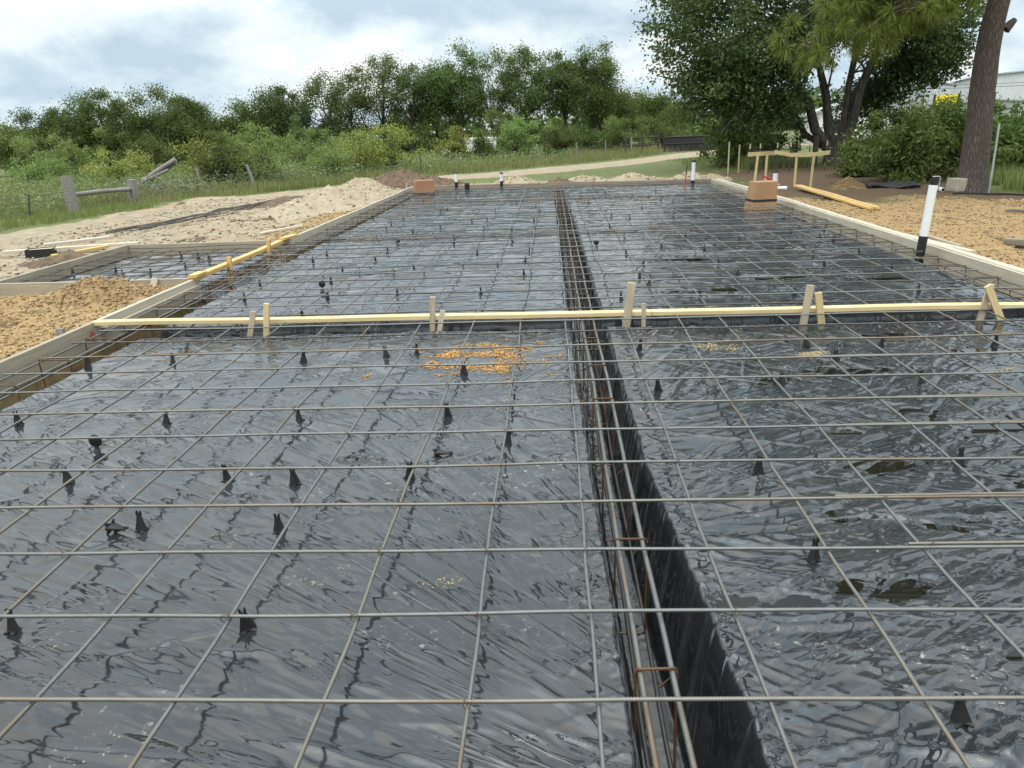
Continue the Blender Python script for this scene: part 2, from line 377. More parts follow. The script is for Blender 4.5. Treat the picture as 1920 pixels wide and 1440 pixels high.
M['leaf_mid'] = mat_leaf('fresh_green_leaves', (0.109, 0.186, 0.056), (0.349, 0.433, 0.146), .4)
M['leaf_bush'] = mat_leaf('bush_leaves', (0.056, 0.101, 0.024), (0.240, 0.306, 0.092), .35)
M['needle'] = mat_leaf('pine_needles', (0.090, 0.133, 0.026), (0.276, 0.319, 0.075), .35)
M['needle_dead'] = mat_leaf('brown_pine_needles', (.12, .07, .035), (.26, .17, .09), .2)
M['weed'] = mat_leaf('weed_leaves', (0.105, 0.157, 0.048), (0.329, 0.373, 0.165), .35)
M['grassblade'] = mat_leaf('grass_blades', (0.108, 0.159, 0.040), (0.331, 0.338, 0.137), .35)
M['drygrass'] = mat_leaf('dry_grass', (.20, .16, .09), (.38, .32, .20), .25)
M['flower'] = simple('pale_seed_heads', (.42, .45, .32), .9)
def _stone():
    t = NT('gravel_stones'); g = t.n('ShaderNodeNewGeometry')
    t.set(Base_Color=t.ramp(g.outputs['Random Per Island'], [(0, (.17, .105, .048)), (.35, (.26, .165, .075)), (.8, (.35, .24, .11)), (1, (.46, .36, .22))]), Roughness=.95); return t.m
M['stone'] = _stone()
def _sandstone():
    t = NT('pale_clods'); g = t.n('ShaderNodeNewGeometry')
    t.set(Base_Color=t.ramp(g.outputs['Random Per Island'], [(0, (.15, .11, .07)), (.5, (.34, .275, .19)), (1, (.46, .39, .28))]), Roughness=.95); return t.m
M['clod'] = _sandstone()

# ------------------------------------------------------------------ site layout
XL, XR, YF = -3.98, 4.40, 22.0                     # inner faces of the slab forms
PXL, PXR = -3.62, 4.12                             # edges of the plastic covered pad
PATIO = (-6.40, XL, 8.42, 11.50)
TR_X = (.20, .43); CROSS = ((6.26, 6.72), (12.02, 12.32), (17.85, 18.12))
ROAD = np.array([(-15.5, 2), (-11.6, 10), (-10.0, 14.5), (-9.0, 19), (-7.6, 24), (-5.0, 28), (-1.0, 31), (3.0, 35.5), (6.2, 39.8), (8.9, 43.6), (12, 46.5), (18, 49)])
def dist_poly(X, Y, P):
    d = np.full(X.shape, 1e9)
    for (ax, ay), (bx, by) in zip(P[:-1], P[1:]):
        vx, vy = bx-ax, by-ay; t = np.clip(((X-ax)*vx+(Y-ay)*vy)/(vx*vx+vy*vy), 0, 1)
        d = np.minimum(d, np.hypot(X-ax-t*vx, Y-ay-t*vy))
    return d
def base_z(X, Y):
    z = -.10*sst(-4.5, -10, X) - .12*sst(-10, -22, X) - .25*sst(-22, -70, X)
    z = z+.02*sst(4.4, 5.2, X) + .10*sst(9.5, 16, X)*sst(12, 24, Y)
    z = z-.05*sst(22.5, 30, Y)*(1-sst(3, 8, X)) + .18*np.exp(-((X-6.2)/2.2)**2-((Y-31)/4.)**2)
    z = z-.3*sst(60, 160, Y)
    return z
def zones(X, Y):
    n = fbm(X*.45, Y*.45, 4, 3)*.9; n2 = fbm(X*1.6, Y*1.6, 3, 9)*.5
    dr = dist_poly(X, Y, ROAD)
    road = 1-sst(1.15, 1.85, dr+n*.55+n2*.25)
    # bare sandy ground between the road and the slab
    yard = sst(-.6, .6, (X+10.2+.10*(Y-14))+n*1.0)*(1-sst(23.6, 24.8, Y+n*1.4))*sst(.0, .2, XL-X)
    yard = np.maximum(yard, sst(21.9, 22.2, Y)*(1-sst(24.2, 25.4, Y+n*1.5))*sst(-7, -5.5, X)*(1-sst(4.3, 6, X+n)))
    sand = np.maximum(road, yard)
    left = sst(-.25, .35, (X-XL+1.0)+n*.9+1.2*sst(7.6, 8.4, 16-Y)*0)*(X < XL)*(Y < 30)
    near = sst(.0, .8, X+7.4+n)*(1-sst(8.1, 8.6, Y))*(X < XL)
    orange = np.maximum(near, left*.9*(1-sst(17, 19, Y)))
    rgt = (X > XR)*(1-sst(-.6, .8, (X-8.6)+.25*(Y-12)+n*1.2))*(1-sst(14.8, 16.5, Y+n*1.6))
    rgt2 = (X > XR)*(1-sst(15.5, 17.0, Y+.45*(X-5)+n*1.6))*(1-sst(10.5, 12.5, X+n*1.3))
    orange = np.maximum(orange, np.maximum(rgt, rgt2))
    mud = (X > XR-.2)*(1-sst(20.5, 23.5, Y-.35*(X-6)+n*2))*(1-sst(8.6, 10.2, X+n*1.5))*.85
    mud = np.maximum(mud, (X > 5)*(1-sst(10.8, 12.2, np.hypot(X-8.6, (Y-23.2)*1.2)*3.0+n*2))*.8)
    mud = np.maximum(mud*(1-.85*orange), sst(.12, .42, fbm(X*1.1, Y*1.1, 4, 31))*(X < XL)*sand*(1-road)*.75)
    def ruts(P, wd, k):
        d = dist_poly(X, Y, np.array(P)); return k*(np.exp(-((d-.78)/wd)**2))*sst(-.35, .25, fbm(X*1.3, Y*.9, 3, 81))
    tr_ = np.maximum(ruts([(-8.3, 9), (-7.0, 13), (-6.6, 18), (-7.2, 26)], .13, .75), ruts([(-10.5, 9), (-8.6, 14), (-7.2, 19.5), (-6.0, 25)], .12, .6))
    tr_ = np.maximum(tr_, .5*np.exp(-((dr-.75)/.14)**2)*sst(-.3, .3, fbm(X*1.1, Y*.8, 3, 82))); mud = np.maximum(mud, tr_*sand*(X < XL))
    mud = np.maximum(mud, ruts([(5.6, 6), (6.9, 12), (7.4, 17), (9.2, 23)], .14, .7)*(X > XR))
    inside = (X > XL-.03)*(X < XR+.03)*(Y < YF+1)
    pat = (X > PATIO[0])*(X < PATIO[1])*(Y > PATIO[2])*(Y < PATIO[3])
    soil = np.maximum(inside, pat)
    mud = np.where(soil > 0, .80+n*.3, mud); orange = np.where(soil > 0, .35-n*.3, orange); sand = np.where(soil > 0, 0.6, sand)
    return np.clip(orange, 0, 1), np.clip(sand, 0, 1), np.clip(mud, 0, 1), road
def far_edge(X): return YF+.75-(X-XL)*.125            # the far form runs slightly skew
def axis(parts):
    a = [np.arange(p, q, s) for p, q, s in parts]; return np.unique(np.round(np.concatenate(a), 4))
gx = axis([(-420, -120, 30), (-120, -40, 5), (-40, -20, 1.0), (-20, -12, .3), (-12, -7, .1), (-7, -3.5, .06), (-3.5, 4.2, .12), (4.2, 9.5, .06), (9.5, 13, .15), (13, 30, .6), (30, 120, 5), (120, 421, 30)]+[(-4.06, -3.9, .02), (4.34, 4.48, .02), (-6.48, -6.36, .02), (.0, .7, .06)])
gy = axis([(-60, -5, 5), (-5, 3, .4), (3, 6, .12), (6, 17, .06), (17, 27, .1), (27, 50, .4), (50, 120, 3), (120, 801, 30)]+[(8.34, 8.5, .02), (11.44, 11.58, .02)])
GX, GY = np.meshgrid(gx, gy)
O_, S_, Mu_, RD_ = zones(GX, GY)
GZ = base_z(GX, GY)
near_m = (np.abs(GX) < 14)*(GY < 32)
GZ = GZ + near_m*(fbm(GX*1.1, GY*1.1, 3, 5)*.04 + np.abs(fbm(GX*4, GY*4, 4, 6))*.06*np.maximum(O_*.7, S_) + np.clip(fbm(GX*1.8, GY*1.8, 3, 66)-.1, 0, 1)*.12*S_*(1-RD_) + fbm(GX*13, GY*13, 2, 8)*.014*np.maximum(O_, np.maximum(S_, Mu_)))
GZ = GZ - near_m*.035*sst(.35, .7, Mu_)*np.maximum(S_, O_)
GZ = GZ - .05*sst(.5, .0, np.abs(dist_poly(GX, GY, ROAD)-.75))*(RD_ > .5)
# earth banked against the outside of the forms, the dug perimeter beam, and the pad under the plastic
out_left = sst(XL-.9, XL-.1, GX)*(GX < XL)*(GY < YF); GZ += .05*out_left
hole = (GX > XL-.025)*(GX < XR+.025)*(GY < far_edge(GX))*(GY > -2)
GZ = np.where(hole > 0, -.34+fbm(GX*6, GY*6, 3, 12)*.03, GZ)
pad = (GX > PXL+.03)*(GX < PXR-.03)*(GY < far_edge(GX)-.45)*(GY > -2)
GZ = np.where(pad > 0, -.06, GZ)
tr = (GX > TR_X[0]-.22)*(GX < TR_X[1]+.28)
for a, b in CROSS: tr = np.maximum(tr, (GY > a-.2)*(GY < b+.25))
GZ = np.where((pad > 0)*(tr > 0), -.85, GZ)
pat = (GX > PATIO[0]-.02)*(GX < PATIO[1]+.02)*(GY > PATIO[2]-.02)*(GY < PATIO[3]+.02)
GZ = np.where(pat > 0, -.22, GZ)
pat2 = (GX > PATIO[0]+.3)*(GX < PATIO[1])*(GY > PATIO[2]+.25)*(GY < PATIO[3]-.3)
GZ = np.where(pat2 > 0, -.06, GZ)
ny, nx = GZ.shape
ii = np.arange(ny*nx).reshape(ny, nx)
FQ = np.stack([ii[:-1, :-1], ii[:-1, 1:], ii[1:, 1:], ii[1:, :-1]], -1).reshape(-1, 4)
rd = ((RD_[:-1, :-1]+RD_[1:, 1:])/2 > .5).ravel()
GV = np.stack([GX, GY, GZ], -1).reshape(-1, 3); ZC = np.stack([O_, S_, Mu_, np.ones_like(O_)], -1).reshape(-1, 4).astype(np.float32)
def terrain(name, faces):
    u, inv = np.unique(faces, return_inverse=True)
    o = obj(name, GV[u], inv.reshape(-1, 4), M['ground'], None, True)
    a = o.data.attributes.new('zone', 'FLOAT_COLOR', 'POINT'); a.data.foreach_set('color', ZC[u].ravel())
    return tag(o, kind='structure')
terrain('ground', FQ[~rd]); terrain('dirt_road', FQ[rd])
def gz(x, y):
    i = min(max(np.searchsorted(gx, x)-1, 0), nx-2); j = min(max(np.searchsorted(gy, y)-1, 0), ny-2)
    fx = (x-gx[i])/(gx[i+1]-gx[i]); fy = (y-gy[j])/(gy[j+1]-gy[j])
    return (GZ[j, i]*(1-fx)+GZ[j, i+1]*fx)*(1-fy)+(GZ[j+1, i]*(1-fx)+GZ[j+1, i+1]*fx)*fy
def gzv(x, y):
    i = np.clip(np.searchsorted(gx, x)-1, 0, nx-2); j = np.clip(np.searchsorted(gy, y)-1, 0, ny-2)
    fx = (x-gx[i])/(gx[i+1]-gx[i]); fy = (y-gy[j])/(gy[j+1]-gy[j])
    return (GZ[j, i]*(1-fx)+GZ[j, i+1]*fx)*(1-fy)+(GZ[j+1, i]*(1-fx)+GZ[j+1, i+1]*fx)*fy

# ------------------------------------------------------------------ the black plastic
CH_NEAR = [(-3.48,5.38),(-2.85,5.43),(-1.86,5.43),(-1.25,5.50),(-1.03,5.55),(-0.62,5.03),(-3.22,4.20),(-2.31,4.20),(-1.51,4.21),(-0.63,4.23),(-0.26,3.79),(-2.41,3.38),(-1.61,3.39),(-1.26,3.34),(-0.71,3.38),(-1.80,2.91),(-1.18,2.88),(-1.89,2.20),(-1.06,2.20),(0.62,5.52),(0.64,4.61),(1.83,5.54),(2.33,5.47),(1.91,5.15),(1.41,4.68),(2.25,4.65),(0.95,3.40),(1.90,3.46),(0.96,2.62),(1.09,1.78),(3.14,5.50)]
CH_FAR = [(-1.43,14.02),(-1.16,14.09),(-1.13,13.06),(-2.30,12.88),(-1.89,13.25),(-2.81,13.23),(-2.90,14.09),(-3.46,15.15),(-2.81,14.82),(-0.32,14.00),(-0.29,13.09),(-0.65,12.60),(1.06,14.17),(1.36,13.87),(2.12,13.87),(0.93,12.72),(-1.43,11.28),(-2.28,10.66),(-2.29,9.95),(-1.01,10.37),(-0.58,11.34),(-0.30,10.29),(-0.34,9.51),(-0.33,8.75),(-1.66,9.19),(-2.54,9.21),(-1.59,7.74),(-0.73,7.68),(1.03,11.22),(0.93,9.87),(1.43,10.37),(1.05,9.06),(0.93,8.35),(1.00,8.04),(0.64,7.26),(1.92,11.39),(2.53,10.72),(3.06,10.36),(3.42,11.44),(3.64,10.83),(3.67,10.40),(3.95,11.61),(1.91,9.90),(1.90,8.98),(1.98,8.40),(3.10,9.41),(3.67,9.50),(3.01,8.74),(3.59,8.37),(1.38,7.25),(2.25,7.26),(3.37,7.24),(3.80,13.13),(-3.29,8.49),(-3.16,7.67),(-2.48,8.48),(-2.29,7.65),(-3.14,10.69),(-3.16,10.09),(-2.32,6.90),(-3.05,18.76),(-3.00,21.0),(-2.35,19.46),(-1.85,20.05),(-2.18,16.43),(-2.25,15.92),(-1.13,15.75),(-0.77,17.31),(-0.33,16.57),(-0.24,15.48),(0.78,16.98),(1.02,14.94),(1.30,19.32),(1.75,15.53),(2.33,17.05),(2.51,16.58),(2.48,19.09),(1.86,18.40)]
PUD = [(1.64,3.47,.24,.10),(2.35,3.97,.30,.16),(1.13,2.44,.17,.075),(1.62,2.90,.17,.06),(2.98,5.37,.35,.12),(2.02,4.22,.16,.09),(1.30,4.76,.22,.09),(1.50,3.92,.10,.06),(-1.0,3.62,.14,.05),(.77,2.36,.22,.05),(.89,6.90,.1,.05),(1.45,2.08,.16,.07),(2.75,4.5,.32,.16),(1.95,2.35,.22,.09),(1.95,4.95,.3,.1),(3.2,4.3,.35,.18),(2.4,5.75,.4,.13),(3.4,6.0,.3,.1),(1.5,7.6,.35,.12),(2.6,8.2,.4,.14),(1.8,9.6,.4,.16),(3.0,10.1,.45,.16),(2.4,11.3,.4,.14),(3.3,8.0,.35,.12),(1.2,3.0,.10,.05),(2.1,3.3,.12,.07)]
def ridge(X, Y, th, fs, ft, seed, sharp=2.0):
    c, s = math.cos(th), math.sin(th); u = X*c+Y*s; v = -X*s+Y*c
    wv = fbm(X*1.3, Y*1.3, 2, seed+50)*.22
    n = pn(u*fs+3.1*seed, (v+wv)*ft, seed)
    return np.clip(1-np.abs(n)*2.2, 0, 1)**sharp
def fold(X, Y, th, fs, ft, seed):
    """sharp-crested folds with flat flanks, like creased film"""
    c, s = math.cos(th), math.sin(th); u = X*c+Y*s; v = -X*s+Y*c
    wv = fbm(X*.8, Y*.8, 2, seed+50)*.45
    n = pn((u+wv*.3)*fs+3.1*seed, (v+wv)*ft+.35*pn(u*fs*2.5, v*ft*.7, seed+9), seed)
    a = np.sqrt(n*n+.0012)
    return 1-1.6*a
def poly_xy(X, Y):
    """plastic surface height without the trenches"""
    z = fbm(X*.9, Y*.9, 2, 21)*.009*(1+.5*sst(6, 9, Y))
    m1 = .25+1.1*sst(-.2, .35, fbm(X*.7, Y*.7, 2, 61)); m2 = .25+1.1*sst(-.2, .35, fbm(X*.7+9, Y*.7, 2, 62)); m3 = .2+1.1*sst(-.2, .35, fbm(X*.8, Y*.8+5, 2, 63))
    wv = .0055*fold(X, Y, R(-34), .5, 2.2, 1)*m1+.0032*fold(X, Y, R(24), .7, 3.4, 2)*m2+.0028*fold(X, Y, R(70), .7, 3.2, 3)*m3
    wv = wv*(1+.3*sst(5.8, 7.5, Y))+.008*fold(X, Y, R(4), .35, 1.9, 44)*sst(5.8, 7.5, Y)
    z = z+wv-.008
    # creases where the sheet drops into the beams
    for xe, sg in ((TR_X[0], -1), (TR_X[1], 1)):
        d = np.maximum((X-xe)*sg, 0); a = np.exp(-d/.14)
        z = z+(a*.012*(fold(X, Y+.10*d, R(2), 1.2, 6, 11)-.3) + a*.003*(fold(X, Y, R(-6), 2.0, 14, 12)-.3))*(X*sg > xe*sg)
    for a_, b_ in CROSS:
        for ye, sg in ((a_, -1), (b_, 1)):
            d = np.maximum((Y-ye)*sg, 0); z = z+np.exp(-d/.1)*.008*(fold(X, Y, R(88), 2, 7, 13)-.3)*((Y-ye)*sg > 0)
    return z
def crease_field(X, Y, Z, n_field, seed):
    """taut film: thousands of straight sharp-crested creases, fanning out of the trenches and the chairs"""
    r_ = np.random.default_rng(seed); L_ = []
    def ang(x, y):
        if y < 4.3 and x < .15:
            a = math.atan2(1.1-y, .9-x); return a+r_.normal()*.22
        if y < 6.2 and x > .4: return (R(38) if r_.random() < .75 else R(-20))+r_.normal()*.16
        if y < 6.2: return (R(-38) if r_.random() < .6 else R(18))+r_.normal()*.22
        return r_.normal()*.35+(R(70) if r_.random() < .12 else 0)
    for _ in range(n_field):
        x = PXL+(PXR-PXL)*r_.random(); y = 1.0+(21.2)*r_.random()**2.1
        calm = .9 if (y < 2.6 and x < .1) else 1.25
        big = r_.random()**3
        L_.append((x, y, ang(x, y), .10+.85*r_.random()**1.6*(1 if y < 7 else 1.5), (.0016+.0065*big)*calm*(1+.25*(x > .4)), (.011+.020*big)*(1 if y < 6.2 else 1.9)))
    for _ in range(330):                                            # long taut pulls towards the trench in the foreground
        x = -2.6+2.7*r_.random(); y = 1.2+3.0*r_.random(); a = math.atan2(1.15-y, .95-x)+r_.normal()*.10
        L_.append((x, y, a, .5+1.1*r_.random(), .0025+.0055*r_.random()**2, .010+.024*r_.random()))
    for _ in range(160):
        x = .55+2.2*r_.random(); y = 2.2+3.8*r_.random(); a = R(34)+.25*(y-4)+r_.normal()*.16
        L_.append((x, y, a, .5+1.1*r_.random(), .004+.008*r_.random()**2, .012+.024*r_.random()))
    for (x, y) in CH_NEAR+CH_FAR:
        n = r_.integers(5, 9)
        for q in range(n):
            a = r_.random()*6.28; l = .14+.35*r_.random(); L_.append((x+math.cos(a)*(l*.5+.03), y+math.sin(a)*(l*.5+.03), a, l, .003+.004*r_.random(), (.012+.012*r_.random())*(1 if y < 6.2 else 1.8)))
    for sg, fn in ((-1, lipL), (1, lipR)):
        for _ in range(420):
            y = 1.0+20.5*r_.random()**1.7; l = .06+.26*r_.random()**2; x = fn(y)+sg*(l*.5+.01); L_.append((x, y, (0 if sg > 0 else math.pi)+r_.normal()*.45+(-sg*.35), l*1.3, .002+.004*r_.random(), (.009+.010*r_.random())*(1 if y < 5 else 1.6)))
    for (a_, b_) in CROSS:
        for ye, sg in ((a_, -1), (b_, 1)):
            for _ in range(260):
                x = PXL+(PXR-PXL)*r_.random(); l = .06+.2*r_.random()**2; L_.append((x, ye+sg*(l*.5+.03), R(90)+r_.normal()*.5, l, .003+.004*r_.random(), .014+.014*r_.random()))
    for (x, y, a, l, h, wd) in L_:
        h *= (.9 if x < .35 else 1.) if y > 6.2 else (.75 if x < .3 else .95)
        c, s_ = math.cos(a), math.sin(a); ex = abs(c)*l*.5+wd*2.2; ey = abs(s_)*l*.5+wd*2.2
        i0, i1 = np.searchsorted(px, x-ex), np.searchsorted(px, x+ex); j0, j1 = np.searchsorted(py, y-ey), np.searchsorted(py, y+ey)
        if i1 <= i0+1 or j1 <= j0+1: continue
        dx = X[j0:j1, i0:i1]-x; dy = Y[j0:j1, i0:i1]-y
        u = (dx*c+dy*s_)/(l*.5); k = r_.normal()*.05*l; v = -dx*s_+dy*c-k*(1-u*u)
        t = v/wd; asym = .6+.9*r_.random(); prof = np.where(t > 0, np.clip(1-t/asym, 0, 1), np.clip(1+t/(2.0-asym*.9), 0, 1))
        Z[j0:j1, i0:i1] += (1 if r_.random() < .72 else -.7)*h*prof*np.clip(1-u*u, 0, 1)
def bowls(X, Y, Z):
    lv = []
    for k, (cx_, cy_, rx, ry) in enumerate(PUD):
        i0, i1 = np.searchsorted(px, cx_-rx*1.9), np.searchsorted(px, cx_+rx*1.9); j0, j1 = np.searchsorted(py, cy_-ry*2.4), np.searchsorted(py, cy_+ry*2.4)
        x = (X[j0:j1, i0:i1]-cx_)/rx; y = (Y[j0:j1, i0:i1]-cy_)/ry
        r = np.hypot(x, y)*(1+.6*pn(X[j0:j1, i0:i1]*9, Y[j0:j1, i0:i1]*13, 90+k)+.3*pn(X[j0:j1, i0:i1]*22, Y[j0:j1, i0:i1]*30, 190+k))
        s = Z[j0:j1, i0:i1]; wgt = np.exp(-(r/.95)**4)
        m = float((s*wgt).sum()/wgt.sum())
        Z[j0:j1, i0:i1] = s*(1-wgt*.25)+m*.25*wgt-.010*wgt
        lv.append(m-.0085)
    return lv
px = axis([(PXL-.02, .02, .0095), (.02, .62, .0065), (.62, PXR+.02, .0095)]); py = axis([(.9, 3.6, .0075), (3.6, 6.1, .0105), (6.1, 6.9, .009), (6.9, 11.95, .022), (11.95, 12.4, .012), (12.4, 17.8, .035), (17.8, 18.2, .013), (18.2, 22.3, .06)])
PX, PY = np.meshgrid(px, py)
def lipL(Y): return np.interp(Y, [1.6, 4.4, 8.5, 13.5, 21], [.225, .175, .14, .11, .07])
def lipR(Y): return np.interp(Y, [1.6, 2.4, 3.6, 6, 13, 21], [.50, .475, .41, .41, .38, .31])
PZ = poly_xy(PX, PY); crease_field(PX, PY, PZ, 9500, 5); LEV = bowls(PX, PY, PZ)
pl = .016*fbm(PY*2.2, PX*0, 3, 15)+.012*fbm(PY*1.3, PX*0, 2, 17)+.004*pn(PY*13, PX*3, 16)
pr_ = .016*fbm(PY*2.0, PX*0+5, 3, 18)+.014*fbm(PY*1.1, PX*0+3, 2, 20)+.004*pn(PY*12, PX*3+5, 19)
ins = sst(-.035, .065, PX-lipL(PY)-pl)*sst(-.035, .065, lipR(PY)-PX-pr_)
z_c = -.52*ins
z_x = np.zeros_like(PZ)
for q, (a, b) in enumerate(CROSS):
    p1 = .045*fbm(PX*1.1, PY*0+q, 3, 27+q)+.004*pn(PX*9, PY*0+q, 23+q); p2 = .05*fbm(PX*1.0, PY*0+q, 3, 37+q)+.004*pn(PX*8, PY*0+q, 33+q)
    z_x = np.minimum(z_x, -.36*sst(-.03, .07, PY-a-p1)*sst(-.03, .09, b-PY-p2))
PZ = PZ*(1-np.minimum(ins+(-z_x/.36), 1)*.8)+np.minimum(z_c, z_x)
# humps where the sheet is bunched up behind the board
for (hx, hy, hl, hw, hh) in ((-1.9, 9.0, .75, .10, .05), (-.75, 9.35, .5, .09, .05), (-2.7, 8.95, .4, .08, .04), (-1.3, 16.3, .5, .12, .05), (2.0, 14.8, .6, .1, .04), (1.6, 9.9, .5, .09, .035)):
    PZ += hh*np.exp(-((PX-hx)/hl)**2-((PY-hy-.06*np.sin(PX*5))/hw)**2)
eL = sst(PXL+.10, PXL-.02, PX); eR = sst(PXR-.10, PXR+.02, PX); feY = far_edge(PX)-.42
eF = sst(-.2, 0, PY-feY)
PZ = PZ-.14*np.maximum(np.maximum(eL, eR), eF)
wob = fbm(PY*.55, PX*0, 3, 41)*.16+fbm(PY*4, PX*0, 2, 42)*.03
PXw = PX + eL*wob - sst(PXL+.6, PXL, PX)*0 + eR*(fbm(PY*.6, PX*0+9, 3, 43)*.12)
PYw = np.minimum(PY, feY+.05+.05*fbm(PX*2, PY*0, 2, 44))
tag(grid(None, None, PZ, 'plastic_sheet', M['poly'], XY=(PXw, PYw)), 'wrinkled glossy black plastic sheet covering the whole slab pad and its dug trenches', 'plastic sheet')
for k, ((cx_, cy_, rx, ry), lv) in enumerate(zip(PUD, LEV)):
    V = [(cx_, cy_, lv)]+[(cx_+rx*1.18*math.cos(t)*(1+.1*math.sin(3*t+k)), cy_+ry*1.25*math.sin(t)*(1+.1*math.cos(2*t+k)), lv) for t in np.linspace(0, 2*math.pi, 25)[:-1]]
    tag(obj('rain_puddle', V, [(0, 1+i, 1+(i+1) % 24) for i in range(24)], M['water']), kind='structure')
def poly_at(x, y):
    i = np.clip(np.searchsorted(px, x)-1, 0, len(px)-1); j = np.clip(np.searchsorted(py, y)-1, 0, len(py)-1); return PZ[j, i]
# patio's own sheet
qx = np.arange(PATIO[0]+.22, XL+.30, .03); qy = np.arange(PATIO[2]+.2, PATIO[3]-.18, .03); QX, QY = np.meshgrid(qx, qy)
QZ = poly_xy(QX+20, QY)*1.2-.10*np.maximum(sst(qx[0]+.08, qx[0], QX), np.maximum(sst(qy[0]+.08, qy[0], QY), sst(qy[-1]-.08, qy[-1], QY)))
QZ = QZ-.22*sst(XL-.12, XL+.1, QX)
tag(grid(qx, qy, QZ, 'plastic_sheet', M['poly']), 'smaller black plastic sheet inside the side patio forms left of the slab', 'plastic sheet')

# ------------------------------------------------------------------ rebar
def rebar_V(L, r, ribs_to=0.0, n=6, seed=0, wob=.006, amp=.19, step=.009):
    """bar along local X from 0..L, ribbed up to ribs_to"""
    if ribs_to > 0:
        xr = np.arange(0, min(ribs_to, L), step/2); rr = np.where(np.arange(len(xr)) % 2 == 0, r*(1-amp), r*(1+amp))
    else: xr = np.array([]); rr = np.array([])
    if ribs_to < L:
        x2 = np.arange(max(ribs_to, 0), L+.001, .16); xr = np.concatenate([xr, x2]); rr = np.concatenate([rr, np.full(len(x2), r)])
    o = np.argsort(xr, kind='stable'); xr, rr = xr[o], rr[o]
    y = pn(xr*.55+seed*7.3, xr*0, seed+1)*wob*2.2+pn(xr*2.3, xr*0+seed, seed+2)*wob*.4; z = pn(xr*1.1+seed*3.1, xr*0+.5, seed+3)*wob*1.1
    t = 2*np.pi*np.arange(n)/n
    V = np.stack([np.repeat(xr, n), (y[:, None]+rr[:, None]*np.cos(t)).ravel(), (z[:, None]+rr[:, None]*np.sin(t)).ravel()], -1)
    m = len(xr); i = np.arange(m-1)[:, None]*n; k = np.arange(n)
    F = np.stack([i+k, i+(k+1) % n, i+n+(k+1) % n, i+n+k], -1).reshape(-1, 4)
    return V, F
MESHZ = .085
mat_root = thing('rebar_mat', 'grid of tied steel rebar held above the black plastic across the slab', 'rebar grid', (0, 0, 0))
def bar(name, p, L, yaw, mesh, parent, roll=0):
    o = bpy.data.objects.new(name, mesh); COL.objects.link(o); o.parent = parent; o.location = p; o.rotation_euler = (roll, 0, yaw); return o
def barmesh(name, L, r, mat, **k):
    V, F = rebar_V(L, r, **k); o = obj(name, V, F, mat, None, True); me = o.data; bpy.data.objects.remove(o); return me
rows = [1.36, 1.738, 2.142, 2.555, 2.945, 3.338, 3.747, 4.152, 4.556, 4.961, 5.375, 5.782]
rows += list(6.19+np.arange(39)*.405)
cross_rib = [barmesh('cross_bar', 8.05, .0064, M[m], ribs_to=8.0, seed=s_) for s_, m in ((1, 'rebar'), (2, 'rebar_tan'), (3, 'rebar'))]
cross_pl = [barmesh('cross_bar', 8.05, .0064, M['rebar_dark' if s_ % 2 else 'rebar'], seed=s_, wob=.008) for s_ in (4, 5, 6, 7)]
for k, y in enumerate(rows):
    if y > 21.6: break
    me = cross_rib[k % 3] if k < 11 else cross_pl[k % 4]
    sk = (random.random()-.5)*.006+(.004 if k < 12 else 0)
    bar('cross_bar', (-3.82, y-(.012 if k > 2 else 0)+random.uniform(-.004, .004), MESHZ+.0065), 8, sk, me, mat_root)
lap = barmesh('lap_bar', 3.0, .0064, M['rebar_tan'], ribs_to=3.0, seed=9)
for k, x0 in ((3, 1.28), (4, 1.15), (2, 1.75), (6, 1.5), (7, 1.9), (9, 1.3)):
    bar('lap_bar', (x0, rows[k]+.022, MESHZ+.007), 3, .003, lap, mat_root)
LX = [-3.50, -3.10, -2.70, -2.30, -1.899, -1.513, -1.103, -.672, -.266, .098, .553, .983, 1.330, 1.788, 2.20, 2.60, 3.02, 3.42, 3.85]
longm = [barmesh('long_bar', 21.2, .0064, M[m], ribs_to=4.6, seed=20+s_, wob=.011) for s_, m in enumerate(('rebar', 'rebar_tan', 'rebar', 'rebar_dark'))]
for k, x in enumerate(LX):
    bar('long_bar', (x+.004, .5, MESHZ-.0065), 21, math.pi/2+random.uniform(-.0015, .0015), longm[[0, 2, 0, 1][k % 4] if x < 1.6 else [1, 0, 2, 1][k % 4]], mat_root)
tie_mb = MB()
th = np.linspace(0, 2*math.pi*1.15, 16)
tie_mb.tube(np.stack([.014*np.cos(th), .014*np.cos(th)*.6, .017*np.sin(th)+.002*np.cos(3*th)], -1), .0013, 5)
tie_mb.tube([(.009, .006, .014), (.015, .006, .024), (.022, .0, .027)], .0016, 5)
tie0 = tie_mb.build('wire_tie', M['rust'], mat_root, True); tl = [(x, y) for y in rows[:9] for x in LX if abs(x) < 2.4]
random.shuffle(tl)
for k, (x, y) in enumerate(tl[:46]):
    o = tie0 if k == 0 else tie0.copy()
    if k: COL.objects.link(o)
    o.location = (x+.004, y-.006, MESHZ); o.rotation_euler = (0, 0, random.uniform(0, 6))

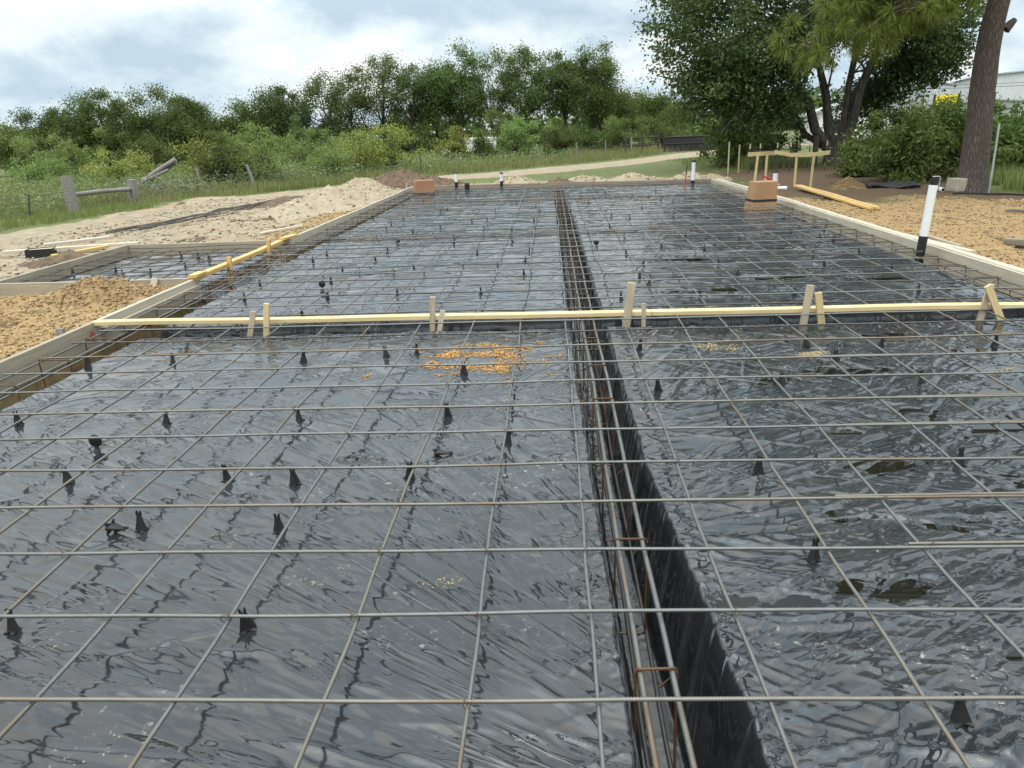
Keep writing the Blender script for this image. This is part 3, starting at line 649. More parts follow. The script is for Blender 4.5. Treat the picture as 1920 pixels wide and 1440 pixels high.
def cage(label, axis_, fixed, zs, a0, a1, pos, stir, r=.008, big=False, mats=('rebar', 'rebar_dark'), smat='rust'):
    """beam cage: bars along axis_ at lateral positions `fixed`, top/bottom heights, stirrups at `stir`"""
    root = thing('beam_cage', label, 'rebar cage', pos)
    L = a1-a0; yaw = math.pi/2 if axis_ == 'y' else 0
    ribs = 5. if big else 0
    top = barmesh('top_bar', L, r, M[mats[0]], ribs_to=ribs, seed=51, wob=.006, step=.011); bot = barmesh('bottom_bar', L, r, M[mats[1]], seed=52, wob=.008)
    for f, z, nm in [(f, zs[1], 'top_bar') for f in fixed[0]]+[(f, zs[0], 'bottom_bar') for f in fixed[1]]:
        bar(nm, (f, a0, z) if axis_ == 'y' else (a0, f, z), L, yaw, top if nm == 'top_bar' else bot, root)
    lo, hi = min(fixed[0])-r-.006, max(fixed[0])+r+.006; zb, zt = zs[0]-r-.004, zs[1]+r+.004
    mb = MB(); rr = .018
    pth = []
    for (cx_, cz_, t0) in ((hi-rr, zt-rr, 0), (lo+rr, zt-rr, 90), (lo+rr, zb+rr, 180), (hi-rr, zb+rr, 270)):
        for q in range(5):
            t = R(t0+q*22.5); pth.append((cx_+rr*math.cos(t), cz_+rr*math.sin(t)))
    pth.append(pth[0]); pth.append((pth[0][0]-.05, pth[0][1]-.05))
    P = [(u, 0.004*math.sin(i), v) for i, (u, v) in enumerate(pth)]
    mb.tube(P, .0048, 6); s0 = mb.build('stirrup', M[smat], root, True)
    for k, s in enumerate(stir):
        o = s0 if k == 0 else s0.copy()
        if k: COL.objects.link(o)
        o.location = (0, s, 0) if axis_ == 'y' else (s, 0, 0); o.rotation_euler = (random.uniform(-.06, .06), 0, (0 if axis_ == 'y' else math.pi/2)+random.uniform(-.06, .06))
    return root
# stirrups of an x-running cage are turned, so their lateral coordinate comes from the parent position
cage('long rusty-stirrup rebar cage lying in the centre trench running away from the viewer', 'y', ((.232, .325), (.20, .275, .345)), (-.34, .060), .6, 22.0, (0, 0, 0),
     [1.20, 1.89, 2.66, 3.37, 4.27, 4.95, 5.67]+list(np.arange(6.5, 21.8, .75)), .0085, True)
for k, ((a, b), lab) in enumerate(zip(CROSS, ('rebar cage in the cross trench directly under the yellow board', 'rebar cage in the cross trench midway up the slab', 'rebar cage in the farthest cross trench'))):
    c = (a+b)/2
    cage(lab, 'x', ((-.13, .13), (-.13, .13)), (-.22, .045), -3.75, 4.25, (0, c, 0), np.arange(-3.4, 4.1, .62), .0075, False, ('rebar_dark', 'rebar_dark'), 'rebar_dark')
cage('rebar cage along the inside of the left form board', 'y', ((-.11, .11), (-.11, .11)), (-.24, .03), 2.6, 22.2, (-3.80, 0, 0), np.arange(3, 22, .62), .0075, False, ('rebar', 'rebar_dark'))
cage('rebar cage along the inside of the right form board', 'y', ((-.10, .10), (-.10, .10)), (-.24, .02), 5.0, 21.3, (4.26, 0, 0), np.arange(5.3, 21.2, .62), .0075, False, ('rebar_tan', 'rebar_dark'))
cage('rebar cage along the far form board', 'x', ((-.10, .10), (-.10, .10)), (-.24, .02), -3.8, 4.2, (0, 21.75, 0), np.arange(-3.6, 4.1, .62), .0075, False, ('rebar_dark', 'rebar_dark'), 'rebar_dark')
# patio grid
pr2 = thing('rebar_mat', 'small rebar grid inside the side patio forms left of the slab', 'rebar grid', (0, 0, 0))
pm = barmesh('cross_bar', PATIO[1]-PATIO[0]+.55, .0064, M['rebar_dark'], seed=61, wob=.012); pm2 = barmesh('long_bar', PATIO[3]-PATIO[2]-.1, .0064, M['rebar_dark'], seed=62, wob=.012)
for y in np.arange(PATIO[2]+.12, PATIO[3]-.05, .36): bar('cross_bar', (PATIO[0]+.05, y, .07+.01*random.random()), 2, random.uniform(-.02, .02), pm, pr2)
for x in np.arange(PATIO[0]+.12, PATIO[1], .34): bar('long_bar', (x, PATIO[2]+.05, .06), 2, math.pi/2+random.uniform(-.02, .02), pm2, pr2)

# rebar chairs
ORD = ['first', 'second', 'third', 'fourth', 'fifth', 'sixth', 'seventh', 'eighth', 'ninth', 'tenth', 'eleventh', 'twelfth', 'thirteenth', 'fourteenth', 'fifteenth', 'sixteenth', 'seventeenth', 'eighteenth', 'nineteenth', 'twentieth',
       'twenty-first', 'twenty-second', 'twenty-third', 'twenty-fourth', 'twenty-fifth', 'twenty-sixth', 'twenty-seventh', 'twenty-eighth', 'twenty-ninth', 'thirtieth', 'thirty-first', 'thirty-second', 'thirty-third', 'thirty-fourth', 'thirty-fifth', 'thirty-sixth', 'thirty-seventh', 'thirty-eighth']
def chair_body(h=.085):
    m = MB()
    # hollow tapered body of two fins with a cradle on top
    prof = [(0, .036, .019), (.2, .031, .016), (.55, .022, .011), (.85, .0155, .008), (1.0, .0145, .007)]
    V = []; F = []
    for t, a, b in prof:
        for k in range(8):
            an = 2*math.pi*(k+.5)/8; V.append((a*math.cos(an), b*math.sin(an), t*h*.86))
    for i in range(4):
        for k in range(8): F.append((i*8+k, i*8+(k+1) % 8, i*8+8+(k+1) % 8, i*8+8+k))
    F.append(tuple(32+k for k in range(8))); m.add(V, F)
    for s in (-1, 1):
        m.add([(s*.004, -.006, h*.84), (s*.013, -.006, h*.84), (s*.013, .006, h*.84), (s*.004, .006, h*.84), (s*.008, -.004, h*1.06), (s*.015, -.004, h*1.03), (s*.015, .004, h*1.03), (s*.008, .004, h*1.06)],
              [(0, 1, 5, 4), (1, 2, 6, 5), (2, 3, 7, 6), (3, 0, 4, 7), (4, 5, 6, 7)])
    return m
def chair_foot(a):
    m = MB(); c, s = math.cos(a), math.sin(a)
    V = []
    for r_, w_, z_ in ((.012, .012, .010), (.028, .009, .006), (.040, .005, .003)):
        for sd in (-1, 1): V += [(r_*c-sd*w_*s, r_*s+sd*w_*c, z_), (r_*c-sd*w_*s, r_*s+sd*w_*c, z_-.005)]
    F = []
    for i in range(2):
        b = i*4; F += [(b, b+2, b+6, b+4), (b+1, b+5, b+7, b+3), (b, b+4, b+5, b+1), (b+2, b+3, b+7, b+6)]
    F += [(0, 1, 3, 2), (8, 10, 11, 9)]
    return m.add(V, F)
proto = thing('rebar_chair', 'x', 'rebar chair', (0, 0, -50), 0, 'black plastic rebar chairs under the rebar grid')
pb = chair_body().build('body', M['blackplastic'], proto)
feet = [chair_foot(R(45+90*k)).build('foot', M['blackplastic'], proto) for k in range(4)]
allc = sorted(CH_NEAR+CH_FAR, key=lambda c: c[1])
bydict = {}
for c in allc:
    k = int(round((c[1]-6.19)/.405)); bydict.setdefault(k, []).append(c)
used_proto = False
for k in sorted(bydict):
    row = sorted(bydict[k])
    for i, (x, y) in enumerate(row):
        o = proto if not used_proto else proto.copy()
        if used_proto:
            COL.objects.link(o)
            for ch in [pb]+(feet if y < 12.5 else []):
                c2 = ch.copy(); COL.objects.link(c2); c2.parent = o
        used_proto = True
        where = 'under the yellow board' if k == 0 else ('at the %s crossbar before the yellow board' % ORD[-k-1] if k < 0 else 'at the %s crossbar past the yellow board' % ORD[k-1])
        nn = 'alone there' if len(row) == 1 else '%s of %d from left' % (ORD[i], len(row))
        o['label'] = 'rebar chair %s, %s' % (where, nn)
        o.location = (x, y, float(poly_at(x, y))-.002); o.rotation_euler = (random.uniform(-.12, .12), random.uniform(-.12, .12), random.uniform(-.9, .9))
        o.scale = (.85, .85, random.uniform(.95, 1.05)) if y < 6.2 else (.62, .62, random.uniform(.88, 1.0))
def loose_chair(loc, rot, label):
    o = proto.copy(); COL.objects.link(o); o['label'] = label; o.location = loc; o.rotation_euler = rot
    for ch in [pb]+feet:
        c2 = ch.copy(); COL.objects.link(c2); c2.parent = o
loose_chair((-1.93, 2.90, .016), (R(90), 0, R(75)), 'toppled black rebar chair lying beside an upright one on the left')
loose_chair((-.62, 3.66, .016), (R(90), 0, R(80)), 'black rebar chair lying on its side by a flat puddle')
for k, (x, y) in enumerate([(-6.15, 9.62), (-5.59, 9.63), (-5.37, 9.41), (-5.03, 9.42), (-5.29, 10.85), (-4.98, 10.70), (-4.72, 10.46), (-4.76, 9.82)]):
    loose_chair((x, y, .004), (random.uniform(-.3, .3), 0, random.uniform(0, 3)), 'black rebar chair on the patio plastic, %s from the left of the %s row' % (ORD[k if k < 4 else k-4 if k < 7 else 4], 'near' if k < 4 or k == 7 else 'far'))
def disc(x, y, label, r=.036):
    root = thing('round_spacer', label, 'plastic spacer', (x, y, float(poly_at(x, y))))
    m = MB(); m.tube([(0, -.006, .060), (0, -.003, .060), (0, .003, .060), (0, .006, .060)], [r*.9, r, r, r*.9], 20); m.build('disc', M['blackplastic'], root, True)
    m = MB(); m.tube([(0, 0, -.003), (0, 0, .015), (0, 0, .035)], [.024, .012, .008], 8); m.build('stem', M['blackplastic'], root)
disc(-2.50, 3.79, 'round black disc spacer standing upright on the left foreground plastic')
disc(-2.30, 11.53, 'round black disc spacer on the left side before the middle cross trench')
disc(.60, 10.74, 'round black disc spacer just right of the centre trench')
disc(-2.48, 8.14, 'round black disc spacer on the left, a little past the yellow board')

# ------------------------------------------------------------------ boards and stakes
def board(name, p0, p1, h, t, mat, label, cat='board', group=None, upv=(0, 0, 1), parent=None, bow=0.0, nseg=10, seed=0, taper=0):
    p0 = np.array(p0, float); p1 = np.array(p1, float); L = np.linalg.norm(p1-p0); ex = (p1-p0)/L
    ez = np.array(upv, float); ez -= ex*(ez@ex); ez /= np.linalg.norm(ez); ey = np.cross(ez, ex)
    c = min(h, t)*.10; prof = [(-t/2+c, -h/2), (t/2-c, -h/2), (t/2, -h/2+c), (t/2, h/2-c), (t/2-c, h/2), (-t/2+c, h/2), (-t/2, h/2-c), (-t/2, -h/2+c)]
    V = []
    for i in range(nseg+1):
        u = i/nseg; dy = bow*math.sin(math.pi*u)+float(pn(u*L*.7+seed*3.3, seed+.5, 5))*.004*min(L, 3); dz = float(pn(u*L*.6+seed*5.1, seed+.2, 6))*.003*min(L, 3)
        k = 1-taper*sst(.72, 1.0, u)
        for (a, b) in prof: V.append((u*L, a*k+dy, b*(1-(1-k)*.3)+dz))
    F = [(i*8+k, i*8+(k+1) % 8, i*8+8+(k+1) % 8, i*8+8+k) for i in range(nseg) for k in range(8)]
    F = [q[::-1] for q in F]
    F += [tuple(range(8)), tuple(nseg*8+k for k in range(7, -1, -1))]
    o = obj(name, V, F, mat, parent)
    o.matrix_world = Matrix(((ex[0], ey[0], ez[0], p0[0]), (ex[1], ey[1], ez[1], p0[1]), (ex[2], ey[2], ez[2], p0[2]), (0, 0, 0, 1)))
    if label: tag(o, label, cat, group)
    return o
FT = .12                                                            # top of the forms
G = 'form boards around the slab'
xc = XL-.02
board('form_board', (xc, 2.2, FT-.115), (xc, 6.36, FT-.115), .235, .038, M['form'], 'broad grey form board, nearest on the left side of the slab', 'form board', G, seed=1)
board('form_board', (xc, 6.365, FT-.115), (xc, 8.50, FT-.115), .235, .038, M['form_light'], 'pale form board between the yellow board and the patio corner', 'form board', G, seed=2)
board('form_board', (XL+.021, 6.45, FT-.135), (XL+.021, 8.35, FT-.135), .14, .036, M['form'], 'grey board doubled inside the left form by the patio corner', 'form board', G, seed=3)
board('brace_board', (xc, 8.38, FT+.005), (xc+.01, 11.60, FT+.005), .055, .09, M['lumber_gold'], 'yellow board spanning the open side between slab and patio', 'board', None, seed=4)
board('form_board', (xc, 11.45, FT-.115), (xc+.03, 16.4, FT-.115), .235, .04, M['form_light'], 'weathered left form board just beyond the patio', 'form board', G, seed=5)
board('form_board', (xc+.035, 16.41, FT-.115), (xc+.06, 22.6, FT-.115), .235, .04, M['form_light'], 'farthest left form board running to the box corner', 'form board', G, seed=6)
xr = XR+.02
board('form_board', (xr, 4.6, FT-.125), (xr, 9.45, FT-.125), .235, .038, M['form_light'], 'nearest right form board behind the leaning white pipe', 'form board', G, seed=7)
board('form_board', (xr, 9.455, FT-.125), (xr-.02, 14.3, FT-.125), .235, .038, M['form_light'], 'right form board with the red paint mark', 'form board', G, seed=8)
board('form_board', (xr-.02, 14.305, FT-.125), (xr-.12, 21.65, FT-.125), .235, .038, M['form_light'], 'farthest right form board beyond the strapped carton', 'form board', G, seed=9)
for (y0, y1, q, lab) in ((4.6, 9.8, 0, 'nearest'), (9.81, 14.6, 1, 'middle'), (14.61, 21.4, 2, 'farthest')):
    board('flat_board', (xr+.068-.012*q, y0, FT-.012), (xr+.066-.03*q-.02, y1, FT-.012), .04, .09, M['form_light'], '%s pale board laid flat along the outside of the right form' % lab, 'board', None, seed=10+q)
board('form_board', (XL+.02, far_edge(XL)+.02, FT-.125), (.2, far_edge(.2)+.02, FT-.125), .235, .038, M['form_dark'], 'left half of the far form board by the white pipes', 'form board', G, seed=13)
board('form_board', (.205, far_edge(.2)+.02, FT-.125), (XR-.12, far_edge(XR)+.02, FT-.125), .235, .038, M['form_dark'], 'right half of the far form board below the sand ridge', 'form board', G, seed=14)
x0, x1, y0, y1 = PATIO
board('form_board', (x0-.02, y0-.6, FT-.09), (x0-.02, y1+.02, FT-.09), .19, .038, M['form'], 'left side form board of the patio', 'form board', G, seed=15)
board('form_board', (x0+.002, y1+.02, FT-.09), (XL-.045, y1+.02, FT-.09), .19, .038, M['form'], 'back form board of the patio', 'form board', G, seed=16)
board('form_board', (x0-.9, y0-.02, FT-.09), (XL-.045, y0-.02, FT-.09), .19, .038, M['form'], 'front form board of the patio beside the gravel mound', 'form board', G, seed=17)
# red spray marks
def paint_mark(x, y0_, y1_, z0, z1, name, label, sgn):
    V = []; n = 9
    for i in range(n):
        t = i/(n-1); ww = (.4+.6*math.sin(math.pi*t))
        V += [(x, y0_+(y1_-y0_)*t, (z0+z1)/2-(z1-z0)/2*ww*(1+.25*math.sin(i*2.3))), (x, y0_+(y1_-y0_)*t, (z0+z1)/2+(z1-z0)/2*ww)]
    o = obj(name, V, [(2*i, 2*i+2, 2*i+3, 2*i+1) for i in range(n-1)], M['redspray']); return tag(o, label, 'paint mark')
paint_mark(XL+.0035, 6.27, 6.335, -.03, .06, 'paint_mark', 'red spray mark on the left form under the end of the yellow board', 1)
paint_mark(XR-.0035, 12.25, 12.5, .0, .10, 'paint_mark', 'pink spray mark on the right form board past the pipe', -1)
# the yellow 2x4 across the slab
ZB = FT-.002
board('cross_board', (XL+.005, 6.40, .105), (.80, 6.30, .101), .038, .089, M['lumber'], 'left yellow two-by-four spanning the slab from the left form to midway', 'board', 'yellow boards across the slab', seed=21, nseg=20)
board('cross_board', (.805, 6.305, .101), (XR+.04, 6.20, .105), .038, .089, M['lumber'], 'right yellow two-by-four continuing across the slab to the right form', 'board', 'yellow boards across the slab', seed=22, nseg=20)
def stake(b, t, wd, th_, mat, label, grp='stakes holding the yellow board', taper=0, face=(0, 1, 0), name='wooden_stake'):
    b = np.array(b, float); t = np.array(t, float)
    return board(name, b-(t-b)*.12, t, th_, wd, mat, label, 'stake', grp, upv=face, nseg=6, taper=taper, seed=int(abs(b[0]*7+b[1]*3)) % 19)
stake((-2.57, 6.245, 0), (-2.52, 6.268, .205), .045, .02, M['stake'], 'short grey leaning stake, left of the first pair at the yellow board')
stake((-2.42, 6.225, 0), (-2.385, 6.235, .275), .048, .03, M['lumber'], 'tan upright stake, right of the first pair at the yellow board')
stake((-1.02, 6.29, 0), (-1.00, 6.285, .285), .045, .03, M['stake'], 'taller tan stake of the pair left of the trench')
stake((-.96, 6.29, 0), (-.925, 6.30, .165), .042, .02, M['form_light'], 'short pale stake of the pair left of the trench')
stake((.59, 6.25, 0), (.635, 6.25, .365), .065, .035, M['stake'], 'tall split grey stake just right of the trench')
stake((.735, 6.26, 0), (.735, 6.265, .19), .036, .02, M['stake'], 'small thin stake right of the tall split stake')
stake((2.01, 6.20, 0), (2.045, 6.21, .315), .055, .03, M['stake'], 'greyish leaning stake in the A-shaped pair right of centre')
stake((2.15, 6.19, 0), (2.105, 6.20, .255), .055, .025, M['lumber'], 'bright yellow leaning stake in the A-shaped pair right of centre')
stake((3.385, 6.19, 0), (3.425, 6.185, .29), .05, .025, M['stake'], 'brown-edged stake in the crossed pair at far right')
stake((3.53, 6.155, 0), (3.385, 6.155, .285), .055, .025, M['lumber'], 'yellow stake crossing behind the brown one at far right')
stake((-4.08, 6.05, -.02), (-4.08, 6.05, .15), .06, .04, M['greywood'], 'short grey stake outside the nearest left form board', 'form stakes')
stake((-5.20, 8.34, -.05), (-5.12, 8.37, .16), .07, .03, M['stake'], 'leaning stake left of the gravel mound at the patio front', 'form stakes')
stake((-4.47, 8.33, -.02), (-4.42, 8.37, .15), .07, .03, M['form_light'], 'leaning stake right of the gravel mound at the patio front', 'form stakes')
stake((-3.97, 9.30, -.15), (-3.95, 9.30, .22), .06, .035, M['lumber_gold'], 'nearer yellow stake beside the patio opening', 'form stakes')
stake((-3.97, 10.60, -.15), (-3.90, 10.60, .26), .05, .035, M['lumber_gold'], 'farther yellow stake beside the patio opening', 'form stakes')
board('wood_block', (-3.99, 8.35, FT+.035), (-3.99, 8.62, FT+.035), .035, .10, M['lumber_gold'], 'small yellow cleat on the near end of the brace board', 'wood block', seed=31)
board('wood_block', (-3.97, 11.30, FT+.045), (-3.90, 11.72, FT+.045), .035, .10, M['lumber_gold'], 'small yellow cleat on the far end of the brace board', 'wood block', seed=32)
stake((-3.99, 21.9, -.05), (-3.99, 21.9, .27), .05, .03, M['stake'], 'stake beside the reddish carton at the far left corner', 'form stakes')

# ------------------------------------------------------------------ pipes and cartons
def pipe(b, t, r, zsplit, label, cap=True, base='abs', top='pvc', strapped=False):
    b = np.array(b, float); t = np.array(t, float); d = (t-b); root = thing('pipe_stub', label, 'pipe', tuple(b))
    s = zsplit
    m = MB(); m.tube([d*-.12, d*s*.5, d*s], r*1.06, 18); m.build('black_base', M[base], root, True)
    if top:
        m = MB(); m.tube([d*s, d*(s+1)/2, d*.985], r, 18, cap=True); m.build('white_pipe', M[top], root, True)
    if cap:
        m = MB(); m.tube([d*.93, d*.99, d*1.0], [r*1.12, r*1.12, r*1.05], 18); m.build('cap', M['abs'], root, True)
    return root
rp = pipe((4.20, 9.15, -.30), (4.27, 9.15, .83), .046, .485, 'tall leaning white pipe with black lower half beside the right form', False)
m = MB(); m.tube([(.068, 0, 1.09), (.069, 0, 1.14), (.07, 0, 1.185)], .040, 16); m.build('cap', M['abs'], rp, True)
m = MB(); m.tube([(.12, -.02, 1.05), (.122, -.02, 1.13), (.122, -.02, 1.20), (.11, -.02, 1.207), (.04, -.02, 1.205)], .007, 6); m.build('strap_wire', M['galv'], rp, True)
pipe((-2.63, 22.0, -.05), (-2.61, 22.0, .50), .042, .52, 'white and black pipe at the far left, nearest the short stub')
pipe((-1.36, 21.8, -.05), (-1.35, 21.8, .46), .042, .55, 'white and black pipe at the far end, left of the trench')
pipe((-2.21, 20.86, -.03), (-2.205, 20.86, .27), .062, .9, 'short thick black pipe stub between the far white pipes', True, 'abs', None)
pipe((3.60, 20.6, -.05), (3.615, 20.6, .66), .045, .30, 'white pipe with black foot at the far right corner', True)
pipe((5.21, 18.89, -.05), (5.20, 18.89, .42), .055, .04, 'short white pipe standing behind the strapped carton', True, 'pvc')
pm_ = MB(); pm_.tube([(5.23, 18.87, .03), (5.45, 18.75, .04)], .05, 14); tag(pm_.build('pipe_elbow', M['pvc'], None, True), 'short white pipe fitting on the ground behind the strapped carton', 'pipe')
def lying(name, p0, p1, r, mat, label, cat='pipe', hollow=True):
    p0 = np.array(p0, float); p1 = np.array(p1, float); root = thing(name, label, cat, tuple(p0)); d = p1-p0
    m = MB(); m.tube([d*0, d*.5, d], r, 14); m.build('tube', mat, root, True)
    m = MB(); m.tube([-d*.004, -d*.008], r*.8, 14); m.build('opening', M['abs'], root)
    return root
lying('loose_pipe', (8.02, 16.75, gz(8.02, 16.75)+.05), (7.95, 17.15, gz(7.95, 17.15)+.06), .045, M['pvc'], 'short white pipe lying on the dirt left of the concrete block')
m = MB(); m.tube([(8.80, 16.48, 0), (8.81, 16.5, .7), (8.82, 16.52, 1.33)], .022, 10); cd = m.build('conduit', M['galv'], None, True); tag(cd, 'thin grey metal conduit standing against the pine trunk', 'conduit')
def carton(label, loc, rz, w_, d_, h, mat, lean, strap_z, flaps):
    root = thing('cardboard_box', label, 'cardboard box', loc, rz)
    sh = lean
    V = [(-w_/2, -d_/2, 0), (w_/2, -d_/2, 0), (w_/2, d_/2, 0), (-w_/2, d_/2, 0)]
    V += [(x*.86+sh, y*.92, h) for x, y, _ in V]
    m = MB(); m.add(V, [(0, 1, 5, 4), (1, 2, 6, 5), (2, 3, 7, 6), (3, 0, 4, 7), (4, 5, 6, 7), (0, 3, 2, 1)]); b = m.build('body', mat, root)
    bev = b.modifiers.new('b', 'BEVEL'); bev.width = .008; bev.segments = 2
    t = strap_z/h; k = 1-.14*t; k2 = 1-.08*t; e = .004
    hw, hd, sx_ = w_/2*k+e, d_/2*k2+e, sh*t
    m = MB()
    V = [(sgx*hw+sx_, sgy*hd, z) for z in (strap_z-.022, strap_z+.022) for sgx, sgy in ((-1, -1), (1, -1), (1, 1), (-1, 1))]
    m.add(V, [(0, 1, 5, 4), (1, 2, 6, 5), (2, 3, 7, 6), (3, 0, 4, 7), (4, 5, 6, 7), (0, 3, 2, 1)]); m.build('strap', M['blacktape'], root)
    if flaps:
        m = MB(); m.box((sh, 0, h+.004), (w_*.84, .05, .004)); m.build('tape', M['form'], root)
        m = MB(); m.box((sh+w_*.1, -d_*.46-.004, h*.62), (w_*.2, .003, h*.18)); m.build('flap', mat, root)
    return root
carton('tan cardboard carton with black strap standing near the right form', (3.84, 14.85, .0), R(8), .46, .40, .50, M['cardboard'], .045, .17, False)
carton('reddish cardboard carton at the far left corner of the slab', (-3.36, 20.9, .02), R(14), .56, .42, .36, M['cardboard_red'], .02, .03, True)

# ------------------------------------------------------------------ right-hand yard things
def batter(label, posts, rails, sub):
    root = thing('batter_board', label, 'batter board', tuple(posts[0][0]))
    o0 = np.array(posts[0][0])
    for b, t in posts: board('leg', np.array(b)-o0, np.array(t)-o0, .04, .05, M['lumber'], None, parent=root, upv=(0, 1, 0), nseg=4, seed=3)
    for i, pts in enumerate(rails):
        m = MB(); P = np.array(pts)-o0
        m2 = []
        for p in P: m2.append(p)
        mb = MB(); V = []; hw, hh = .022, .045
        for p in P: V += [p+np.array((0, -hw, -hh)), p+np.array((0, hw, -hh)), p+np.array((0, hw, hh)), p+np.array((0, -hw, hh))]
        F = [(j*4+k, j*4+4+k, j*4+4+(k+1) % 4, j*4+(k+1) % 4) for j in range(len(P)-1) for k in range(4)]+[(0, 1, 2, 3), tuple(len(P)*4-1-k for k in range(4))]
        mb.add(V, F); mb.build('rail', M['lumber'], root)
for_y = 19.2
batter('left batter board frame of two thin stakes behind the strapped carton', [((4.81, 19.24, 0), (4.86, 19.24, .80)), ((5.24, 19.9, 0), (5.25, 19.9, .78))], [((4.62, 19.2, .80), (5.0, 19.4, .805), (5.42, 19.75, .79))], 0)
batter('right batter board frame carrying the bent yellow plank', [((5.78, 19.31, 0), (5.78, 19.31, .72)), ((6.10, 19.15, 0), (6.13, 19.15, .71))],
       [((5.28, 19.36, .83), (5.45, 19.34, .80), (5.65, 19.33, .755), (5.95, 19.26, .745), (6.2, 19.18, .76), (6.47, 19.1, .79))], 0)
for k, (dx, lab) in enumerate(((0, 'left'), (.095, 'right'))):
    board('plank', (5.58+dx, 18.6, gz(5.6, 18.6)+.10+.004*k), (5.47+dx*1.1, 13.85, gz(5.5, 13.85)+.03+.012*k), .04, .09, M['lumber_gold'], '%s of the two golden planks lying on the gravel beyond the carton' % lab, 'plank', 'golden planks on the gravel', seed=41+k)
board('plank', (4.62, 10.95, gz(4.7, 10.9)+.03), (4.75, 9.05, gz(4.78, 9.05)+.05), .04, .09, M['form_light'], 'pale narrow plank lying on gravel behind the leaning white pipe', 'plank', seed=43)
board('plank', (4.95, 10.6, gz(4.95, 10.6)+.03), (4.9, 9.6, gz(4.9, 9.6)+.03), .03, .06, M['form'], 'short greyed plank lying beside the pale one on gravel', 'plank', seed=44)
board('wood_block', (5.62, 9.95, gz(5.62, 9.95)+.05), (5.72, 9.5, gz(5.72, 9.5)+.05), .075, .09, M['form_dark'], 'dark brown timber offcut lying on the right-hand gravel', 'wood block', seed=45)
m = MB(); m.box((0, 0, .13), (.34, .30, .27)); o = m.build('concrete_block', M['conc']); o.location = (8.36, 16.85, gz(8.36, 16.85)); o.rotation_euler = (0, 0, .25); bv = o.modifiers.new('b', 'BEVEL'); bv.width = .02; bv.segments = 2
tag(o, 'tan concrete block sitting at the left foot of the pine', 'block')
# red-handled tool leaning in the far right corner
root = thing('bolt_cutter', 'red and black long-handled tool standing beside the far white pipe', 'tool', (3.34, 20.2, 0))
m = MB(); m.tube([(0, 0, -.03), (.02, 0, .28)], .016, 8); m.build('red_handle', M['red'], root)
m = MB(); m.tube([(.02, 0, .28), (.045, 0, .55)], .012, 8); m.build('shaft', M['blackplastic'], root)
root = thing('red_stand', 'red metal bracket lying behind the strapped carton', 'bracket', (4.95, 19.0, gz(4.95, 19)+.02))
m = MB(); m.tube([(0, 0, .28), (.15, 0, .22), (.36, 0, .05)], .02, 8); m.build('arm', M['red'], root, True)
m = MB(); m.tube([(.15, 0, .22), (.12, .1, 0)], .018, 8); m.build('leg', M['red'], root, True)
board('plank', (4.52, 18.3, .12), (5.15, 18.35, .16), .03, .09, M['form_light'], 'pale plank end lying behind the strapped carton', 'plank', seed=47)
# coils of wire on the old stump
root = thing('stump_post', 'thick leaning old wooden post between the big tree and the bushes', 'post', (9.55, 22.6, gz(9.55, 22.6)))
m = MB(); m.tube([(0, 0, -.1), (.03, 0, .4), (.10, 0, .98)], [.13, .12, .10], 10); m.build('trunk', M['greywood'], root, True)
root = thing('wire_coil', 'loops of old wire hanging on the leaning post', 'wire coil', (9.50, 22.42, gz(9.5, 22.4)))
for q in range(3):
    m = MB(); t = np.linspace(0, 2*math.pi, 28); m.tube(np.stack([.17*np.cos(t)*(1-.15*q)-.02*q, .03*np.sin(2*t)-.03*q, .50+.44*np.sin(t)], -1), .012, 6, False); m.build('loop', M['wire'], root, True)
m = MB(); xs_ = np.linspace(0, 1, 20); hose = np.stack([7.95+3.9*xs_, 16.2-3.0*xs_+.25*np.sin(xs_*7), 0*xs_], -1); hose[:, 2] = gzv(hose[:, 0], hose[:, 1])+.02
m.tube(hose, .018, 8); tag(m.build('hose', M['tyre'], None, True), 'dark hose trailing across the dirt in front of the pine', 'hose')
for k in range(2):
    m = MB(); P = np.array([(7.2+k*.08, 12.9, 0), (7.9, 11.9+k*.1, 0), (8.6+k*.1, 11.1, 0)]); P[:, 2] = gzv(P[:, 0], P[:, 1])+.04
    m.tube(P, .012, 6); tag(m.build('loose_rebar', M['rebar_dark'], None, True), 'dark loose bar lying on gravel at the right edge, %s of two' % ('upper' if k else 'lower'), 'rebar')
m = MB()
for q in range(5):
    t = np.linspace(0, 1, 9); m.tube(np.stack([7.05+1.0*t+.03*q, 18.2-.3*t+.12*q+.1*np.sin(t*6+q), gz(7.3, 18.2)+.04+.03*np.sin(t*9+q*2)], -1), .05, 6)
tag(m.build('black_tarp', M['blackpaint'], None, True), 'crumpled strip of black plastic on the mud beyond the golden planks', 'plastic strip')

# ------------------------------------------------------------------ left-hand yard things
def mound(name, cx_, cy_, rx, ry, h, mat, label, cat, seed, n=70, rough=.25, ang=0, peak=1.4):
    u = np.linspace(-1.15, 1.15, n); U, W = np.meshgrid(u, u); r = np.hypot(U, W)*(1+.22*pn(U*1.6, W*1.6, seed))
    ca, sa = math.cos(ang), math.sin(ang); X = cx_+(U*rx*ca-W*ry*sa); Y = cy_+(U*rx*sa+W*ry*ca)
    H = h*np.clip(1-r, 0, 1)**(1/peak if peak < 1 else 1)*(1+.35*fbm(U*2.5, W*2.5, 3, seed+1))
    H = H+np.clip(1-r, 0, .25)*4*h*rough*np.abs(fbm(X*7, Y*7, 3, seed+2))*.6+np.clip(1-r, 0, .2)*5*pn(X*17, Y*17, seed+3)*.012
    Z = gzv(X.ravel(), Y.ravel()).reshape(X.shape)+H-.05*(r > .98)-.02
    return tag(grid(None, None, Z, name, mat, XY=(X, Y)), label, cat)
